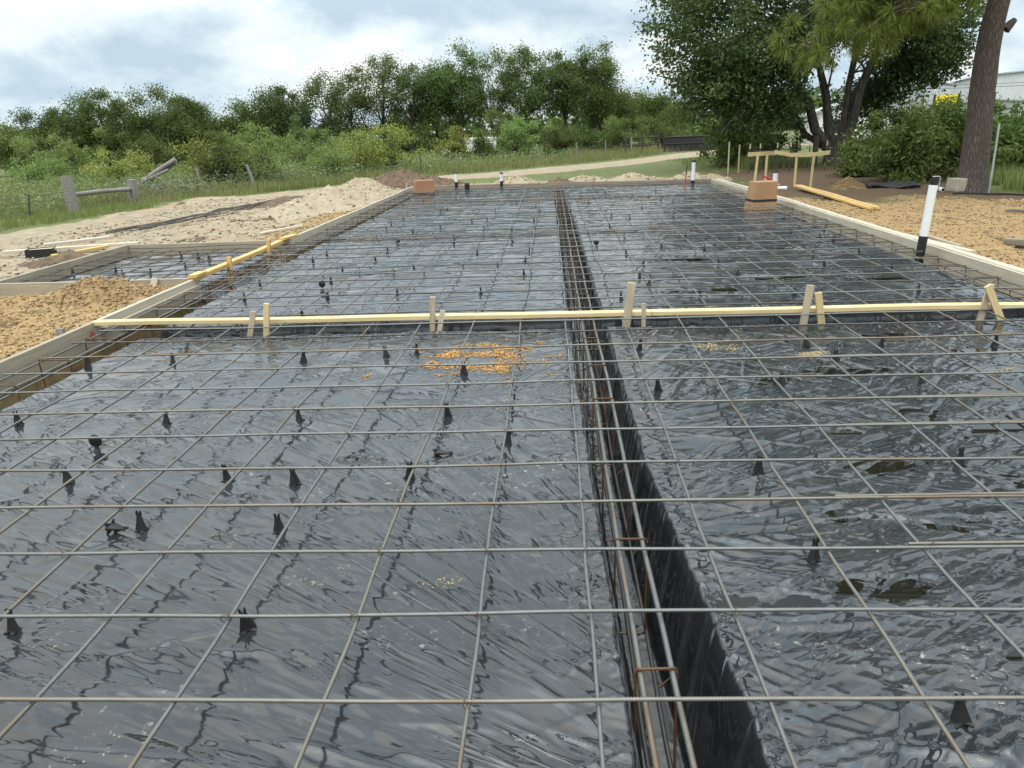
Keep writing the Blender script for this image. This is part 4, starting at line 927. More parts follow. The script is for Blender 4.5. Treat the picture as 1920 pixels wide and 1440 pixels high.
mound('sand_pile', -5.35, 18.9, 1.25, 3.6, .42, M['sand'], 'long pale sand pile beyond the patio along the left form', 'sand pile', 1, 90)
mound('sand_pile', -5.2, 21.3, 1.1, 1.5, .52, M['sand'], 'tallest pointed pale sand pile near the dark dirt heap', 'sand pile', 2)
mound('gravel_mound', -4.85, 8.0, .78, .42, .25, M['gravelmound'], 'brown gravel mound heaped against the patio front form', 'gravel mound', 3)
mound('dirt_mound', -7.15, 11.1, .75, .6, .16, M['dirt'], 'low dark dirt mound outside the patio left form', 'dirt mound', 4)
mound('dirt_mound', -4.6, 24.6, 1.9, 1.2, .50, M['dirt'], 'dark brown dirt heap behind the reddish carton', 'dirt mound', 5, 80, .5)
for k, (x, y, rx, ry, h, lab) in enumerate(((-1.1, 23.9, .9, .5, .26, 'leftmost'), (.9, 23.6, 1.0, .45, .20, 'second from left'), (2.35, 23.3, .9, .5, .28, 'third from left'), (3.9, 23.0, .8, .5, .22, 'rightmost'))):
    mound('sand_ridge', x, y, rx, ry, h, M['sand'], 'pale sand heap along the far form, %s' % lab, 'sand pile', 10+k, 50, .4)
mound('dirt_mound', .25, 23.35, .55, .3, .18, M['dirt'], 'small dark dirt clods between the sand heaps at the far form', 'dirt mound', 20, 40, .8)
mound('dirt_mound', -6.9, 20.3, .8, 2.0, .16, M['dirt'], 'dark dirt streak left of the long sand pile', 'dirt mound', 22, 50, .6, R(-18))
mound('gravel_mound', 6.7, 18.4, .5, .4, .26, M['gravelmound'], 'small orange gravel heap beyond the golden planks', 'gravel mound', 23, 40)
# bundle of rebar lying on the sand
rb = thing('rebar_bundle', 'bundle of long dark rebar lying on the sand beyond the patio', 'rebar bundle', (-7.6, 14.9, 0))
for q in range(9):
    t = np.linspace(0, 1, 14); sp_ = (random.random()-.5)*.35; x = 1.35*t+sp_*(1-t)*1.2+.05*q*(1-.6*t)-.25; y = 6.3*t-.8*random.random()*(1-t)
    z = gzv(x-7.6, y+14.9)+.045+.012*(q % 3); m = MB(); m.tube(np.stack([x-.55, y, z], -1), .010, 6); m.build('bar', M['rebar_dark'], rb, True)
LB = [((-8.55, 11.75, .09), (-6.55, 12.1, .10), .04, .14, 'form_light', 'long pale plank on the ground left of the patio'), ((-8.05, 12.0, .17), (-7.3, 12.6, .17), .04, .12, 'form_light', 'short pale plank resting across the longer one by the patio'),
      ((-7.3, 11.0, .10), (-6.75, 11.55, .14), .04, .10, 'lumber_gold', 'tan offcut leaning on the low dark mound'), ((-5.0, 13.2, .04), (-4.35, 13.55, .04), .03, .10, 'form_light', 'small pale board lying on gravel beyond the patio')]
for k, (a, b, h, t, mt, lab) in enumerate(LB):
    a = (a[0], a[1], gz(a[0], a[1])+a[2]); b = (b[0], b[1], gz(b[0], b[1])+b[2])
    board('plank', a, b, h, t, M[mt], lab, 'plank', seed=50+k)
root = thing('black_crate', 'open black plastic tray under the planks at the left edge', 'plastic tray', (-7.95, 11.75, gz(-7.95, 11.75)), R(20)); root.scale = (.62, .75, .8)
m = MB(); m.box((0, 0, .02), (.62, .34, .03)); m.build('base', M['blackplastic'], root)
for (c, d) in (((0, -.165, .10), (.62, .012, .16)), ((0, .165, .10), (.62, .012, .16)), ((-.305, 0, .10), (.012, .317, .16)), ((.305, 0, .10), (.012, .317, .16))):
    m = MB(); m.box(c, d); m.build('side', M['blackplastic'], root)

MOUNDS = {o.name: o for o in SC.objects if o.name.startswith(('gravel_mound', 'sand_pile', 'sand_ridge'))}
def mound_pts(prefix, n, seed):
    r_ = np.random.default_rng(seed); P = []
    for nm, o in MOUNDS.items():
        if nm.startswith(prefix):
            v = np.empty(len(o.data.vertices)*3); o.data.vertices.foreach_get('co', v); v = v.reshape(-1, 3); k = v[:, 2] > gzv(v[:, 0], v[:, 1])+.01; v = v[k]; P.append(v[r_.integers(0, len(v), n)]+r_.normal(size=(n, 3))*np.array((.015, .015, .002)))
    return np.concatenate(P)
# stones: many little gravel pieces
def stones(name, mat, pts, smin, smax, seed):
    r_ = np.random.default_rng(seed); n = len(pts); ico = np.array([(0, 0, 1), (.9, 0, .3), (.28, .85, .3), (-.72, .53, .3), (-.72, -.53, .3), (.28, -.85, .3), (0, 0, -.7)])
    T = np.array([(0, 1, 2), (0, 2, 3), (0, 3, 4), (0, 4, 5), (0, 5, 1), (6, 2, 1), (6, 3, 2), (6, 4, 3), (6, 5, 4), (6, 1, 5)])
    s = smin+(smax-smin)*r_.random(n)**3; sc = s[:, None]*(.6+.8*r_.random((n, 3))); sc[:, 2] *= .75
    a = r_.random(n)*6.28; V = ico[None]*(1+.35*(r_.random((n, 7, 1))-.5))*sc[:, None, :]
    c, s_ = np.cos(a)[:, None], np.sin(a)[:, None]; X = V[..., 0]*c-V[..., 1]*s_; Y = V[..., 0]*s_+V[..., 1]*c
    P = np.stack([X+pts[:, 0:1], Y+pts[:, 1:2], V[..., 2]+pts[:, 2:3]+s[:, None]*.2], -1).reshape(-1, 3)
    F = (T[None]+np.arange(n)[:, None, None]*7).reshape(-1, 3)
    return tag(obj(name, P, F, mat), kind='stuff')
def scatter(n, x0, x1, y0, y1, zone, seed, thr=.5, dens_near=0):
    r_ = np.random.default_rng(seed); x = x0+(x1-x0)*r_.random(n); y = y0+(y1-y0)*r_.random(n)**(1.5 if dens_near else 1)
    z = zones(x, y)[zone]; k = z > thr+.25*(r_.random(n)-.5); x, y = x[k], y[k]; return np.stack([x, y, gzv(x, y)], -1)
st = np.concatenate([scatter(24000, 4.5, 10.5, 6.5, 17, 0, 1, .45, 1), scatter(14000, -7.5, -4.03, 4, 8.6, 0, 2, .45), scatter(2500, -5.2, -4.05, 11.6, 17, 0, 3, .4)])
st = np.concatenate([st, mound_pts('gravel_mound', 2600, 8)])
stones('gravel_stones', M['stone'], st, .005, .022, 3)
st = np.concatenate([scatter(7000, -10, -4.1, 10, 23, 1, 5, .5), scatter(900, 4.5, 9, 10, 19, 0, 6, .3), scatter(1500, -5, 5, 22.6, 25, 1, 7, .4)])
st = st[~((st[:, 0] > PATIO[0])*(st[:, 1] < PATIO[3])*(st[:, 1] > PATIO[2]))]
st = np.concatenate([st, mound_pts('sand_pile', 700, 9), mound_pts('sand_ridge', 300, 10)])
stones('sand_clods', M['clod'], st, .006, .040, 4)

def spill(cx_, cy_, rx, ry, n, thr, seed, mat, smax):
    r_ = np.random.default_rng(seed); x = cx_+rx*(2*r_.random(n)-1); y = cy_+ry*(2*r_.random(n)-1); r = np.hypot((x-cx_)/rx, (y-cy_)/ry)
    d = fbm(x*4.2, y*5.5, 5, seed)*1.5-thr-.8*sst(.35, 1.0, r); k = d > .55*(r_.random(n)-.35); x, y = x[k], y[k]
    stones('spilled_sand', mat, np.stack([x, y, poly_at(x, y)-.0005], -1), .0025, smax, seed+1)
spill(-.50, 5.42, .85, .72, 42000, .0, 4, M['sawdust'], .011)
spill(1.22, 5.62, .22, .20, 1900, -.1, 14, M['sawpale'], .009); spill(1.80, 5.33, .20, .10, 1900, -.3, 18, M['sawpale'], .009); spill(2.95, 4.95, .30, .14, 2400, .0, 22, M['sawpale'], .009); spill(-.36, 2.47, .34, .10, 900, .25, 27, M['sawpale'], .005)
# ------------------------------------------------------------------ foliage
def leaf_quads(P, L, W, r_, up=0.0, droop=0.0):
    n = len(P); d = r_.normal(size=(n, 3)); d[:, 2] = d[:, 2]*(1-droop)+up-droop*.8; d /= np.linalg.norm(d, axis=1)[:, None]
    q = r_.normal(size=(n, 3)); w_ = np.cross(d, q); w_ /= np.linalg.norm(w_, axis=1)[:, None]+1e-9
    l = (L*(.6+.8*r_.random(n)))[:, None]; ww = (W*(.6+.8*r_.random(n)))[:, None]
    V = np.stack([P-d*l*.5, P+w_*ww*.5+d*l*.05, P+d*l*.5, P-w_*ww*.5+d*l*.05], 1).reshape(-1, 3)
    return V, np.arange(n*4).reshape(n, 4)
def crown_pts(r_, m, rad, squash=1.0, shell=.55, lump=.3):
    d = r_.normal(size=(m, 3)); d /= np.linalg.norm(d, axis=1)[:, None]
    rr = (shell+(1-shell)*r_.random(m)**.6)
    a = np.arctan2(d[:, 1], d[:, 0]); lum = 1+lump*np.sin(a*3+r_.random()*6)*np.cos(d[:, 2]*4+r_.random()*6)+lump*.5*r_.normal(size=m)*.6
    return d*(rr*lum)[:, None]*np.array(rad)
def make_tree(name, label, cat, loc, h, rad, seed, nclump, nleaf, lsize, leafmat, barkmat, group=None, trunk_r=.14, crown_c=None, clump_r=.5, trunks=1, shell=.5, lean=0, aspect=.55, up=.1, trunk_h=None, low=None, lump=.3):
    r_ = np.random.default_rng(seed); root = thing(name, label, cat, loc, 0, group)
    cc = np.array(crown_c if crown_c is not None else (lean, 0, h-rad[2]))
    C = crown_pts(r_, nclump, rad, shell=shell, lump=lump)+cc
    C[:, 2] = np.maximum(C[:, 2], low if low is not None else .25)
    m = MB(); th_ = trunk_h if trunk_h is not None else max(.3, cc[2]-rad[2]*.75)
    for t in range(trunks):
        b = np.array((r_.normal()*.12*(trunks > 1), r_.normal()*.12*(trunks > 1), -.15)); top = cc+r_.normal(size=3)*np.array(rad)*.3
        mid = np.array((lean*.35+b[0]*2, b[1]*2, th_)); m.tube([b, (b+mid)/2+r_.normal(size=3)*.03, mid, (mid+top)/2+r_.normal(size=3)*.1, top], [trunk_r*1.25, trunk_r, trunk_r*.82, trunk_r*.5, trunk_r*.15], 8)
        for k in r_.choice(len(C), min(len(C), 14), replace=False):
            s_ = mid+(top-mid)*r_.random()*.8; e = C[k]; q = (s_+e)/2+r_.normal(size=3)*.15; q[2] -= .05*np.linalg.norm(e-s_)
            m.tube([s_, q, e], [trunk_r*.38, trunk_r*.22, trunk_r*.06], 5)
    m.build('trunk', barkmat, root, True)
    cr_r = clump_r*(.6+.8*r_.random(nclump)); idx = r_.integers(0, nclump, nleaf)
    P = C[idx]+r_.normal(size=(nleaf, 3))*cr_r[idx][:, None]*np.array((.62, .62, .48))
    P[:, 2] = np.maximum(P[:, 2], .03)
    V, F = leaf_quads(P, lsize, lsize*aspect, r_, up)
    obj('crown', V, F, leafmat, root)
    return root
# --- the tree line across the pasture (base y ~57 m), heights from the photograph
GT = 'trees lining the far side of the pasture'
ROW = [(-37.5, 55, 4.1, 3.6, 'grey-green tree at the far left edge of the tree line', 'leaf_row2'), (-34.6, 56, 4.9, 2.5, 'rounded tree left of the tall one at the left of the tree line', 'leaf_row'),
       (-32.0, 57, 6.5, 2.3, 'tallest tree of the left clump, with a notched top', 'leaf_row'), (-29.6, 56, 5.6, 2.3, 'dense tree directly right of the tallest left clump tree', 'leaf_row'),
       (-27.2, 57, 5.9, 2.4, 'broad olive tree in the middle of the left clump', 'leaf_row2'), (-24.9, 56, 5.1, 2.2, 'low rounded tree at the right end of the left clump', 'leaf_row'),
       (-21.2, 57, 4.8, 1.9, 'small tree at the left end of the main tree line', 'leaf_row2'), (-18.9, 57, 6.1, 2.0, 'dark rounded tree, second at the left of the main tree line', 'leaf_big'),
       (-16.2, 58, 6.4, 2.1, 'dark wide tree left of the open sparse one', 'leaf_row'), (-14.0, 57, 6.2, 1.8, 'flat-topped tree between the dark wide and the sparse tree', 'leaf_row'),
       (-11.7, 57, 7.7, 1.9, 'tall sparse tree with sky showing through its top', 'leaf_row2'), (-9.8, 57, 7.0, 1.6, 'slim tree right of the sparse tall one', 'leaf_row'), (-8.1, 58, 6.8, 1.6, 'slim darker tree left of the gap above the white truck', 'leaf_row'),
       (-6.2, 57, 7.4, 1.7, 'upright tree standing above the white truck cab', 'leaf_row'), (-4.1, 58, 7.4, 1.8, 'see-through tree standing above the truck box', 'leaf_row2'),
       (-1.7, 57, 7.9, 2.1, 'tallest broad tree at the middle of the main tree line', 'leaf_row'), (1.1, 57, 7.6, 1.9, 'large tree right of the tallest broad one', 'leaf_row'), (3.2, 57, 7.2, 1.7, 'yellow-topped tree at the right end of the main tree line', 'leaf_row2'),
       (4.2, 60, 4.9, 1.5, 'short tree tucked behind the right end of the tree line', 'leaf_row'), (6.0, 66, 4.7, 2.4, 'distant rounded tree left of the big near tree', 'leaf_row2'), (8.6, 66, 4.5, 2.4, 'distant low tree partly behind the big near tree', 'leaf_row2')]
for k, (x, y, h, r, lab, lm) in enumerate(ROW):
    sparse = 'sparse' in lab or 'see-through' in lab
    h2 = h-.75; low = k < 6 or k > 18
    rz_ = h2*(.46 if low else .37)
    make_tree('pasture_tree', lab, 'tree', (x, y, base_z(np.array(x), np.array(y))), h2, (r*1.02, r*1.0, rz_), 100+k, 62 if not sparse else 46, 19000 if not sparse else 9000, .135, M[lm], M['farbark'], GT, .15, clump_r=.52, shell=.35 if not sparse else .6, low=.4 if low else 1.4, trunk_h=1.0 if low else 1.7)
# undergrowth and shrubs before the tree line
GS = 'shrubs in the pasture'
SH = [(-17.4, 31.5, 1.55, 1.6, 'leaf_lime', 'yellow-green round shrub behind the fence corner brace'), (-10.9, 29.3, 2.05, 1.5, 'leaf_mid', 'big loose green shrub behind the crooked fence posts'), (-12.9, 29.6, 1.7, .9, 'leaf_lime', 'yellow-green shrub just left of the big loose green one'),
      (-11.9, 28.9, 1.95, .8, 'leaf_row2', 'dark green sapling left of the big loose shrub'), (-9.9, 34.5, 1.95, 1.1, 'leaf_mid', 'small green tree between the crooked post and the lime shrub'), (-7.9, 33.5, 1.45, 1.0, 'leaf_lime', 'low lime shrub left of the tall lime one'),
      (-6.75, 33.6, 1.95, 1.0, 'leaf_lime', 'tall bright yellow-green shrub above the dark dirt heap'), (-8.7, 32, 1.2, .8, 'leaf_mid', 'low green shrub behind the sand pile'), (-4.9, 41.5, 1.75, .75, 'leaf_lime', 'slender lime tree in front of the white truck'), (-3.5, 41.8, 1.5, .5, 'leaf_row2', 'small olive bush in front of the truck box'),
      (-1.6, 42.5, 2.2, 1.35, 'leaf_mid', 'large grey-green shrub right of the white truck'), (.4, 43.5, 1.6, 1.0, 'leaf_row2', 'dark shrub right of the large grey-green one'), (-2.6, 46, 2.9, 1.0, 'leaf_row2', 'tall olive bush behind the truck box'),
      (4.4, 50, 2.2, 1.8, 'leaf_bush', 'rounded bush left of the black gate'), (7.0, 52, 2.0, 1.9, 'leaf_row2', 'bush behind the black gate'), (2.6, 52, 1.7, 1.4, 'leaf_row', 'low dark bush under the right end of the tree line'),
      (-22.5, 34, 1.5, 1.7, 'leaf_mid', 'pale shrub left of the fence corner brace'), (-20.5, 40, 2.3, 2.2, 'leaf_row2', 'wide olive shrub under the left clump'), (-25.5, 40, 2.4, 2.3, 'leaf_mid', 'grey-green shrub at the left edge below the left clump'), (-29, 46, 2.6, 2.3, 'leaf_row2', 'far shrub at the left edge'), (-15.5, 42, 2.0, 1.6, 'leaf_mid', 'medium green shrub behind the fallen timber'), (-14.5, 47, 2.4, 1.7, 'leaf_row', 'dark shrub between the left clump and main tree line'), (-11.0, 46, 1.8, 1.5, 'leaf_mid', 'light shrub below the sparse tall tree')]
for k, (x, y, h, r, lm, lab) in enumerate(SH):
    n = int(2600*r*h/2)+1800
    make_tree('pasture_shrub', lab, 'shrub', (x, y, float(base_z(np.array(x), np.array(y)))), h, (r, r*.9, h*.46), 300+k, 34, n, .095 if y < 36 else .12, M[lm], M['farbark'], GS, .035, clump_r=.26, lump=.55, trunks=4, shell=.35, low=.1, aspect=.42, up=.45, trunk_h=.3)
# --- the far woods that close the view (one mass)
r_ = np.random.default_rng(55); P = []
for k in range(120):
    x = -150+300*r_.random(); y = 105+40*r_.random(); h = 3.2+2.6*r_.random() if x < 12 else 4.5+2*r_.random()
    q = crown_pts(r_, 260, (4.5, 3.5, h*.5), shell=.4)+np.array((x, y, h*.48)); P.append(q)
P = np.concatenate(P); P[:, 2] = np.maximum(P[:, 2]-.6, -.4); V, F = leaf_quads(P, 1.0, .7, r_)
tag(obj('far_woods', V, F, M['leaf_row']), kind='stuff')
r_ = np.random.default_rng(56); P = []
for k in range(46):
    x = -42+56*r_.random(); y = 59+7*r_.random(); h = .8+1.1*r_.random()
    P.append(crown_pts(r_, 420, (1.8, 1.4, h*.5), shell=.4)+np.array((x, y, h*.45)))
P = np.concatenate(P); P[:, 2] = np.maximum(P[:, 2], 0); V, F = leaf_quads(P, .26, .17, r_)
tag(obj('undergrowth', V, F, M['leaf_row']), kind='stuff')

# --- the big multi-trunk tree on the right
r_ = np.random.default_rng(71)
bt = thing('shade_tree', 'huge dark shade tree with several trunks rising from one base', 'tree', (9.35, 27.0, gz(9.35, 27)))
bark = MB()
def limb(P, R_, n=10): bark.tube(P, R_, n)
limb([(0, 0, -.2), (0, 0, .1), (.02, 0, .55), (.0, 0, .95)], [.56, .42, .36, .34], 14)
tips = []
for (x, y, z, r0, r1) in ((-2.4, -.2, 3.6, .22, .09), (-.95, .3, 3.9, .20, .09), (.55, .2, 4.6, .15, .08), (1.25, -.1, 4.3, .23, .11), (-3.1, .6, 2.9, .14, .06)):
    b = np.array((x*.10, y*.2, .55)); e = np.array((x, y, z)); md = b*.55+e*.45+np.array((-x*.06, 0, .12)); m1_ = b*.8+e*.2+np.array((x*.04, 0, 0))
    r0, r1 = r0*.72, r1*.75
    limb([b, m1_, md, e*.75+md*.25, e], [r0*1.05, r0, (r0+r1)/2+.02, r1+.02, r1], 10); tips.append((e, r1))
    for q in range(5):
        s_ = md+(e-md)*r_.random(); t_ = s_+np.array((r_.normal()*1.4, r_.normal()*1.3, .4+1.4*r_.random())); limb([s_, (s_+t_)/2+r_.normal(size=3)*.12, t_], [r1*.6, r1*.42, r1*.15], 6)
for q in range(9):
    e, r1 = tips[q % len(tips)]; t_ = e+np.array((r_.normal()*2, r_.normal()*1.8, 1.2+2.2*r_.random())); limb([e, (e+t_)/2+r_.normal(size=3)*.2, t_], [r1, r1*.6, r1*.2], 7)
for (x, y, z) in ((-4.6, -.5, 1.7), (-5.2, -.8, 2.6), (-4.0, -1.2, 1.2), (2.6, -.2, 2.4), (3.0, .2, 3.2)):
    s_ = np.array((np.sign(x)*1.5, 0, 2.9)); e = np.array((x, y, z)); limb([s_, (s_+e)/2+np.array((0, 0, .45)), e], [.07, .05, .02], 6)
bark.build('trunk', M['oakbark'], bt, True)
Cs = []
def blob(c, rad, n, shell=.35): Cs.append(crown_pts(r_, n, rad, shell=shell, lump=.22)+np.array(c))
blob((-1.6, .3, 6.6), (4.3, 3.8, 3.3), 330); blob((-3.4, .0, 3.9), (2.5, 2.4, 2.6), 210); blob((-4.1, -.4, 3.0), (1.4, 1.5, 1.1), 70); blob((-2.7, -.2, 2.3), (1.5, 1.6, 1.2), 70); blob((1.6, .8, 6.4), (3.2, 3.0, 2.6), 150); blob((2.2, .3, 3.9), (1.6, 1.5, 1.0), 60); blob((-5.0, .2, 4.7), (1.3, 1.6, 1.5), 40); blob((3.2, .0, 3.2), (.9, .9, .5), 16); blob((1.3, 1.6, 1.8), (1.0, .7, .8), 34); blob((3.0, .2, 4.3), (1.3, 1.2, 1.0), 52); blob((2.9, .0, 3.15), (.75, .7, .55), 26); blob((.1, -1.7, 4.3), (1.7, .7, .9), 46); blob((-1.9, -1.5, 3.7), (1.0, .7, .9), 30); blob((1.5, -1.2, 3.9), (.9, .6, .7), 24); blob((2.0, .2, 2.75), (1.0, .9, .65), 46); blob((1.35, .8, 2.2), (.6, .6, .5), 20)
C = np.concatenate(Cs)
gap = (np.hypot((C[:, 0]-.35)/.62, (C[:, 2]-2.95)/.75) < 1) | (np.hypot((C[:, 0]-.0)/.55, (C[:, 2]-1.75)/.8) < 1)
C = C[~gap & (C[:, 2] > .55)]
nl = 105000; cr0 = .42*(.6+.8*r_.random(len(C))); idx = r_.integers(0, len(C), nl)
P = C[idx]+r_.normal(size=(nl, 3))*cr0[idx][:, None]*np.array((.62, .62, .5))
g2 = (np.hypot((P[:, 0]-.35)/.42, (P[:, 2]-2.95)/.55) < 1) & (r_.random(nl) < .93)
P = P[~g2]; V, F = leaf_quads(P, .125, .07, r_, 0, .25)
obj('crown', V, F, M['leaf_big'], bt)
GB = 'bushes on the right'
BU = [(6.4, 27.8, 1.5, 1.0, 'leaf_bush', 'dark bush under the left skirt of the shade tree', 26), (7.0, 30.8, 1.8, .9, 'leaf_big', 'dark bush deeper under the left side of the shade tree', 24), (7.4, 29.0, 1.6, 1.2, 'leaf_big', 'shaded bush just left of the shade tree trunk', 22),
      (8.55, 19.9, 1.70, .95, 'leaf_bush', 'large leafy bush left of the pine trunk', 60), (9.6, 20.4, 1.70, 1.2, 'leaf_bush', 'tall leafy bush directly behind the pine trunk', 60), (11.4, 20.2, 1.60, 1.15, 'leaf_bush', 'broad leafy bush right of the pine at the picture edge', 50),
      (10.7, 26.2, 1.1, .55, 'leaf_row2', 'low bush right of the shade tree trunk', 20), (11.6, 27, 1.8, 1.3, 'leaf_big', 'dark bush filling the gap between shade tree and leafy bush', 40), (13.6, 27.5, 1.55, 1.5, 'leaf_bush', 'bush behind the leafy bushes below the yellow sign', 40), (8.3, 22.1, .75, .35, 'leaf_row2', 'small grey-green bush left of the large leafy bush', 20)]
for k, (x, y, h, r, lm, lab, m_) in enumerate(BU):
    make_tree('yard_bush', lab, 'bush', (x, y, gz(x, y)), h, (r, r*.9, h*.5), 500+k, max(34, m_), 5200 if m_ < 40 else 8200, .125, M[lm], M['farbark'], GB, .035, clump_r=.24, lump=.75, trunks=4, shell=.35, low=.1, aspect=.38, up=.1, trunk_h=.3)
# --- the pine
pine = thing('pine_tree', 'tall pine with a scaly leaning trunk and hanging needle tufts', 'tree', (8.66, 16.95, gz(8.66, 16.95)))
zz = np.linspace(-.3, 12.5, 60); bx = -.015*zz+.0016*zz**2+.02*np.sin(zz*2.1)+.10*sst(3.0, 4.2, zz); rad_ = np.interp(zz, [-.3, 0, .25, .6, 1.5, 3.2, 5, 9, 12.5], [.44, .335, .29, .265, .24, .205, .185, .13, .03])
nseg = 28; Vt = []
for i, z in enumerate(zz):
    for k in range(nseg):
        a = 2*math.pi*k/nseg; rr = rad_[i]*(1+.05*float(pn(k*1.0, z*1.6, 3))+.03*float(pn(k*.5, z*4, 4))); Vt.append((bx[i]+rr*math.cos(a), rr*math.sin(a), z))
Ft = [(i*nseg+k, i*nseg+(k+1) % nseg, (i+1)*nseg+(k+1) % nseg, (i+1)*nseg+k) for i in range(len(zz)-1) for k in range(nseg)]
obj('trunk', Vt, Ft, M['pinebark'], pine, True)
m = MB(); m.tube([(.22, -.02, 3.05), (.32, -.02, 3.16), (.38, -.02, 3.22)], [.10, .075, .05], 8); m.build('branch_stub', M['pinebark'], pine, True)
r_ = np.random.default_rng(91); br = MB(); tuft = []
tx = {}
def pbranch(z0, az, L, rise, droop, nt_, spread=.5):
    b = np.array((np.interp(z0, zz, bx), 0, z0)); dr = np.array((math.cos(az), math.sin(az), 0)); P = [b+dr*L*t+np.array((0, 0, rise*t-droop*t*t)) for t in (0, .25, .5, .75, 1)]
    br.tube(P, [.05, .042, .032, .022, .012], 6)
    for _ in range(nt_):
        t = .4+.62*r_.random(); p = b+dr*L*t+np.array((0, 0, rise*t-droop*t*t)); side = np.array((-dr[1], dr[0], 0))
        e = p+side*r_.normal()*spread*(.4+.6*(1-abs(t-.6)))+np.array((0, 0, r_.normal()*.22-.18))+dr*r_.normal()*.15
        br.tube([p, (p+e)/2+np.array((0, 0, .05)), e], [.014, .011, .006], 5); tuft.append((e, (e-p)))
# lower limbs reaching left over the yard: these carry the tufts in the picture
pbranch(4.2, R(182), 3.7, .1, 1.35, 34); pbranch(4.5, R(172), 3.3, .1, 1.5, 26); pbranch(4.1, R(194), 3.0, .0, 1.1, 26); pbranch(4.8, R(186), 4.1, .1, 1.7, 34); pbranch(4.0, R(177), 2.2, .1, 1.0, 16); pbranch(4.3, R(205), 2.4, .1, 1.1, 12); pbranch(4.1, R(200), .9, .1, .4, 6)
for k in range(20):
    z0 = 5.2+6.6*k/20; pbranch(z0, r_.random()*6.28, 3.9*(1-(z0-4.5)/11), .7, .8, 20)
br.build('branch', M['pinebark'], pine, True)
def needles(T, nn, length, seed, mat, name, nw=.0055):
    r_ = np.random.default_rng(seed); VV = []
    for e, d in T:
        d = d/(np.linalg.norm(d)+1e-9); a = r_.normal(size=(nn, 3))*.75+d*.75; a[:, 2] += .1; a /= np.linalg.norm(a, axis=1)[:, None]
        L = length*(.7+.5*r_.random(nn))[:, None]; tip = e+a*L; tip[:, 2] -= .22*L[:, 0]*(.4+r_.random(nn)); mid = e+a*L*.55
        w_ = np.cross(a, r_.normal(size=(nn, 3))); w_ /= np.linalg.norm(w_, axis=1)[:, None]; w_ *= nw
        VV.append(np.stack([e+a*.01-w_*.6, e+a*.01+w_*.6, mid+w_, tip, mid-w_], 1).reshape(-1, 3))
    V = np.concatenate(VV); n = len(V)//5; i = np.arange(n)[:, None]*5
    return obj(name, V, np.concatenate([i+np.array([[0, 1, 2, 4]]), i+np.array([[4, 2, 3, 3]])])[:n] if False else np.concatenate([i+np.array([[0, 1, 2]]), i+np.array([[0, 2, 4]]), i+np.array([[4, 2, 3]])]), mat, pine)
needles([q for q in tuft if q[0][2] < 4.9], 120, .29, 5, M['needle'], 'needle_foliage')
needles([q for q in tuft if q[0][2] >= 4.9], 48, .40, 7, M['needle'], 'needle_foliage', .016)
dead = [(np.array((-.55, -.2, 4.05))+r_.normal(size=3)*.12, np.array((0, 0, -1.))) for _ in range(7)]
needles(dead, 70, .24, 6, M['needle_dead'], 'dead_needles')

# ------------------------------------------------------------------ grass and weeds (one mass each)
def blades(name, mat, pts, h, wd, seed, lean=.45):
    r_ = np.random.default_rng(seed); n = len(pts); a = r_.random(n)*6.28; hh = h*(.45+.9*r_.random(n)); w_ = wd*(.6+.8*r_.random(n))
    dx, dy = np.cos(a), np.sin(a); ln = lean*hh*r_.random(n); b = r_.random(n)*6.28
    B = pts; T = B+np.stack([np.cos(b)*ln, np.sin(b)*ln, hh], -1); Md = B+np.stack([np.cos(b)*ln*.3, np.sin(b)*ln*.3, hh*.55], -1)
    W_ = np.stack([dx*w_, dy*w_, 0*w_], -1)*.5
    V = np.stack([B-W_, B+W_, Md+W_*.8, T, Md-W_*.8], 1).reshape(-1, 3); i = np.arange(n)[:, None]*5
    return tag(obj(name, V, np.concatenate([i+np.array([[0, 1, 2]]), i+np.array([[0, 2, 4]]), i+np.array([[4, 2, 3]])]), mat), kind='stuff')
def gscatter(n, x0, x1, y0, y1, seed, near=True, fn=None, h_tall=True):
    r_ = np.random.default_rng(seed); x = x0+(x1-x0)*r_.random(n); y = y0+(y1-y0)*(r_.random(n)**1.4 if near else r_.random(n))
    o_, s_, m_, rd_ = zones(x, y); k = (np.maximum(np.maximum(o_, s_), m_) < .42)
    k &= ~((y < np.interp(x, ROAD[:, 0], ROAD[:, 1])-1.0) & (x > -6.8) & (x < 9) & (n > 20000) & (h_tall)) & (dist_poly(x, y, ROAD) > (2.1 if h_tall else 1.5))
    d = fbm(x*.5, y*.5, 3, 70); k &= (d > -.28+.25*(r_.random(n)-.5))
    if fn is not None: k &= fn(x, y)
    x, y = x[k], y[k]; return np.stack([x, y, gzv(x, y)-.01], -1)
lf = lambda x, y: (x < -8.5)
blades('grass', M['grassblade'], gscatter(90000, -24, -6.5, 12, 34, 1), .20, .016, 1)
blades('grass', M['grassblade'], gscatter(60000, -26, 6, 26, 58, 2), .30, .03, 2)
blades('dry_grass', M['drygrass'], gscatter(26000, -20, 8, 22, 56, 3), .36, .018, 3)
blades('grass', M['grassblade'], gscatter(46000, 4.8, 16, 14, 34, 4, h_tall=False), .10, .014, 4)
blades('dry_grass', M['drygrass'], gscatter(9000, 6.5, 12, 18, 29, 5), .16, .010, 5)
blades('tall_grass', M['grassblade'], gscatter(9000, 6.2, 8.4, 25.5, 29, 6, h_tall=False), .36, .016, 6)
blades('tall_grass', M['grassblade'], gscatter(14000, 9.2, 15, 15.5, 21, 7), .34, .02, 7)
fld = lambda x, y: (dist_poly(x, y, ROAD) > 4.0)
w1 = gscatter(15000, -24, -10, 13, 34, 11, True, fld); w2 = gscatter(15000, -26, 1, 30, 55, 12, True, fld)
